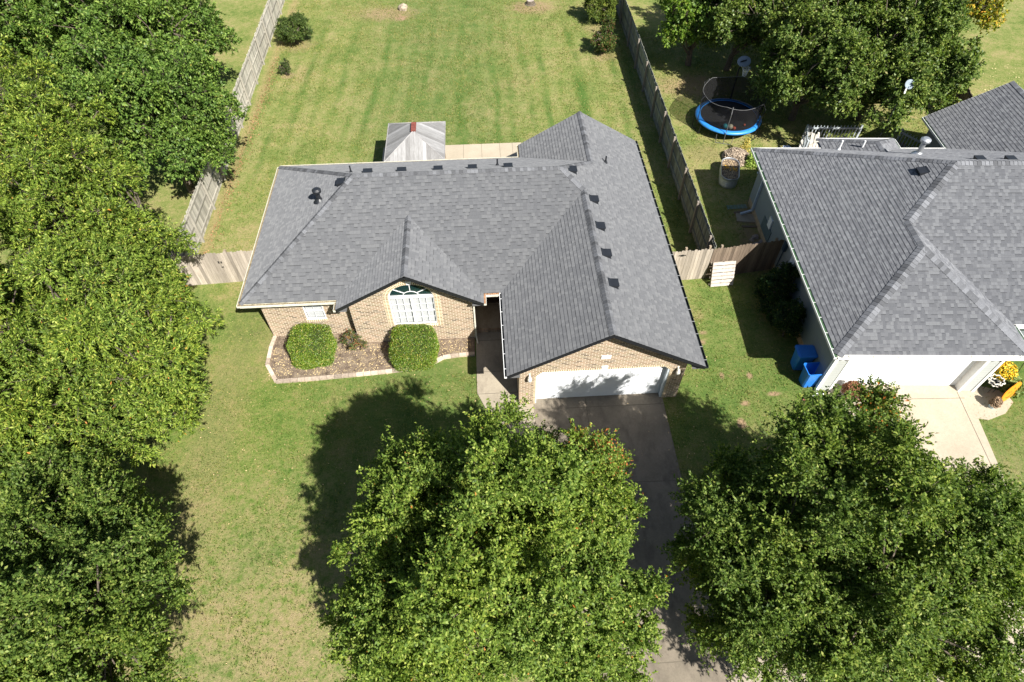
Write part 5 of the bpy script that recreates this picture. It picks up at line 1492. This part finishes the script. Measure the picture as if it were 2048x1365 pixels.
# grass tufts that give the lawn its grain
def tufts(name, label, n, x0, x1, y0, y1, mat, seed, L=(.05,.11), W=(.012,.03)):
    rg = np.random.default_rng(seed)
    x = rg.uniform(x0, x1, n); y = rg.uniform(y0, y1, n)
    g1 = np.sin(x*1.3+np.sin(y*.9)*1.5)*np.sin(y*1.1+np.sin(x*.7)*2)+.5*np.sin(x*3.7+y*2.1)*np.sin(y*4.3-x*1.7)
    ok = rg.random(n) < np.clip(.55+.4*g1, .1, 1)
    def out(a, b, c, d): return ~((x > a) & (x < b) & (y > c) & (y < d))
    for b in ((-10.62,5.47,3.9,11.75),(-7,-.6,3.35,5),(-.65,5.5,-.05,4),(.55,5.5,11,12.8),(.0,4.82,-14,.2),(-2.15,-.0,-1.8,5),(-10.66,-2.2,1.62,4),(-6.98,.58,11.75,17.17),(10.85,28,.0,12.3),(11.25,16.45,-14,.3)): ok &= out(*b)
    x = x[ok]; y = y[ok]; n = len(x)
    P = np.stack([x, y, np.full(n, -.005)], axis=1)
    D = unit(rg.normal(size=(n,3))*.55+np.array([0,0,1.0]))
    Nn = unit(rg.normal(size=(n,3)))
    me = leaf_mesh(name, P, D, Nn, rg.uniform(*L, n), rg.uniform(*W, n), .1)
    return tag(obj(name, me, mat), label, 'grass', kind='stuff')
g_front = leafmat('grass_blade_front', [(0,(.06,.12,.018)),(.45,(.125,.18,.034)),(.7,(.2,.21,.06)),(1,(.34,.28,.13))], .25, .2, .6)
g_back = leafmat('grass_blade_back', [(0,(.075,.13,.026)),(.4,(.15,.19,.048)),(.7,(.235,.235,.085)),(1,(.34,.285,.13))], .25, .2, .6)
tufts('grass', 'short mixed green and tan grass of the front lawn', 150000, -14, 11.5, -10.5, 7.2, g_front, 51)
tufts('grass', 'short green grass of the back yard', 150000, -15, 8.5, 7.5, 40, g_back, 52, (.06,.12), (.02,.04))
tufts('grass', 'patchy grass of the grey house yard', 60000, 8.6, 24, 6.5, 30, g_back, 53, (.06,.13), (.02,.04))
tufts('grass', 'mown grass right of the pale driveway', 12000, 16.5, 24, -9, 1.5, g_front, 54)

# shrubs
def shrub(name, label, base, lobes, mat, seed, leaf=(.07,.035), twigs=30, per=12, cr=(.2,.34), group=None):
    return T(name, label, base, lobes, mat, seed, clump_r=cr, density=.55, leaf=leaf, twigs=twigs, per=per, trunk_r=.03, zmin=.1, limbs=6, cat='shrub', bumps=3)
shrub('garden_shrub', 'round olive-green shrub in bare soil at the far left of the back yard', (-13.75,29.7), [(-13.75,29.7,.95,1.15,1.0)], leafmat('olive_shrub', [(0,(.035,.07,.02)),(.7,(.085,.13,.035)),(1,(.14,.19,.06))]), 31, (.11,.045), 30, 12, (.25,.4))
shrub('garden_shrub', 'small spiky shrub alone on the left of the back yard lawn', (-13.62,25.5), [(-13.62,25.5,.5,.36,.5)], leafmat('spiky_shrub', [(0,(.03,.06,.02)),(1,(.1,.14,.05))]), 32, (.09,.03), 16, 8, (.16,.24))
crm = leafmat('crape_myrtle_leaf', [(0,(.03,.06,.02)),(.6,(.07,.12,.03)),(.85,(.12,.16,.04)),(.9,(.22,.1,.07)),(1,(.26,.12,.09))])
shrub('garden_shrub', 'bronze-tipped shrub by the right fence, nearer of the two', (6.7,27.1), [(6.7,27.1,.75,.85,.8),(6.8,27.3,1.5,.4,.7)], crm, 33, (.1,.04), 28, 11, (.22,.34))
shrub('garden_shrub', 'yellow-green bush behind the bronze-tipped shrub at the right fence', (6.9,31.6), [(6.9,31.6,1.1,1.3,1.2)], leafmat('yellow_green_bush', [(0,(.06,.1,.02)),(.6,(.13,.18,.035)),(1,(.24,.27,.06))]), 34, (.12,.05), 28, 11, (.28,.42))
dk_m = leafmat('shade_shrub_leaf', [(0,(.015,.04,.012)),(.7,(.035,.07,.022)),(.96,(.07,.11,.03)),(1,(.3,.26,.06))])
shrub('garden_shrub', 'dark leggy shrub against the grey house wall, nearer the fence', (10.75,4.5), [(10.7,4.5,1.1,.7,1.15),(10.5,5.1,.7,.5,.7),(10.35,4.1,.6,.5,.6)], dk_m, 35, (.09,.045), 28, 12, (.2,.3))
shrub('garden_shrub', 'dark leggy shrub against the grey house wall, behind the blue bins', (10.55,2.7), [(10.55,2.8,.95,.65,.95),(10.3,3.3,.6,.45,.6)], dk_m, 36, (.09,.045), 28, 12, (.2,.3))
shrub('garden_shrub', 'thin straggly shrub with reddish twigs between the two clipped bushes', (-7.15,3.05), [(-7.35,3.3,.55,.32,.45),(-6.95,3.0,.45,.35,.4)], leafmat('straggly', [(0,(.05,.09,.03)),(.6,(.12,.18,.06)),(.8,(.3,.14,.07)),(1,(.35,.16,.08))]), 37, (.07,.03), 15, 8, (.16,.24))

# clipped hedge bushes
hedge_m = leafmat('hedge_leaf', [(0,(.05,.1,.01)),(.4,(.11,.19,.02)),(.8,(.18,.27,.035)),(.92,(.26,.32,.05)),(.95,(.45,.38,.12)),(1,(.5,.4,.16))], .2, .45, .45)
def hedge(label, c, s, seed):
    t = thing('clipped_bush', label, 'bush', (c[0],c[1],0), 0, 'clipped bushes in the mulch bed')
    rg = np.random.default_rng(seed); n = 30000
    d = unit(rg.normal(size=(n,3))); e = 4.2
    k = (np.abs(d)**e).sum(axis=1)**(-1/e)
    P = d*k[:,None]
    g_ = unit(np.sign(P)*np.abs(P)**(e-1)/np.array(s))
    wob = 1+.03*np.sin(P[:,0]*4+seed*2)+.025*np.sin(P[:,1]*5+P[:,2]*3+seed)+.02*np.sin(P[:,2]*9+seed)-rg.uniform(0,.13,n)+(rg.random(n) < .05)*rg.uniform(.02,.1,n)-.07*np.maximum(0,np.sin(P[:,0]*3.1+seed*4)*np.sin(P[:,2]*4+seed))
    P = P*np.array(s)*wob[:,None]+np.array([0,0,s[2]*.98])
    D = unit(g_*.7+rg.normal(size=(n,3))*.6); Nn = unit(rg.normal(size=(n,3))*.8+g_*.6+np.array([0,0,.5]))
    ok = P[:,2] > .03
    obj('foliage', leaf_mesh('foliage', P[ok], D[ok], Nn[ok], .05*rg.uniform(.6,1.2,n)[ok], .028*rg.uniform(.7,1.2,n)[ok]), hedge_m, t)
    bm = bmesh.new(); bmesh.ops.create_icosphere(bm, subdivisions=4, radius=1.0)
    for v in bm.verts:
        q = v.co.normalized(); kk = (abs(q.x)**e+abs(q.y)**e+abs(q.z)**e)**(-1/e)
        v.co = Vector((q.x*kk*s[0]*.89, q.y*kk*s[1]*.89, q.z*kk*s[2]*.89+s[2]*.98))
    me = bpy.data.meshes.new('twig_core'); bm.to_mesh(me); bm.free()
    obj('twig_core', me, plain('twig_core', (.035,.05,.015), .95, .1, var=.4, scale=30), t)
hedge('boxy clipped green bush in front of the small window, left of the pair', (-8.72,2.83), (.86,.78,.68), 1)
hedge('boxy clipped green bush below the arched window, right of the pair', (-4.66,2.5), (.92,.8,.7), 2)
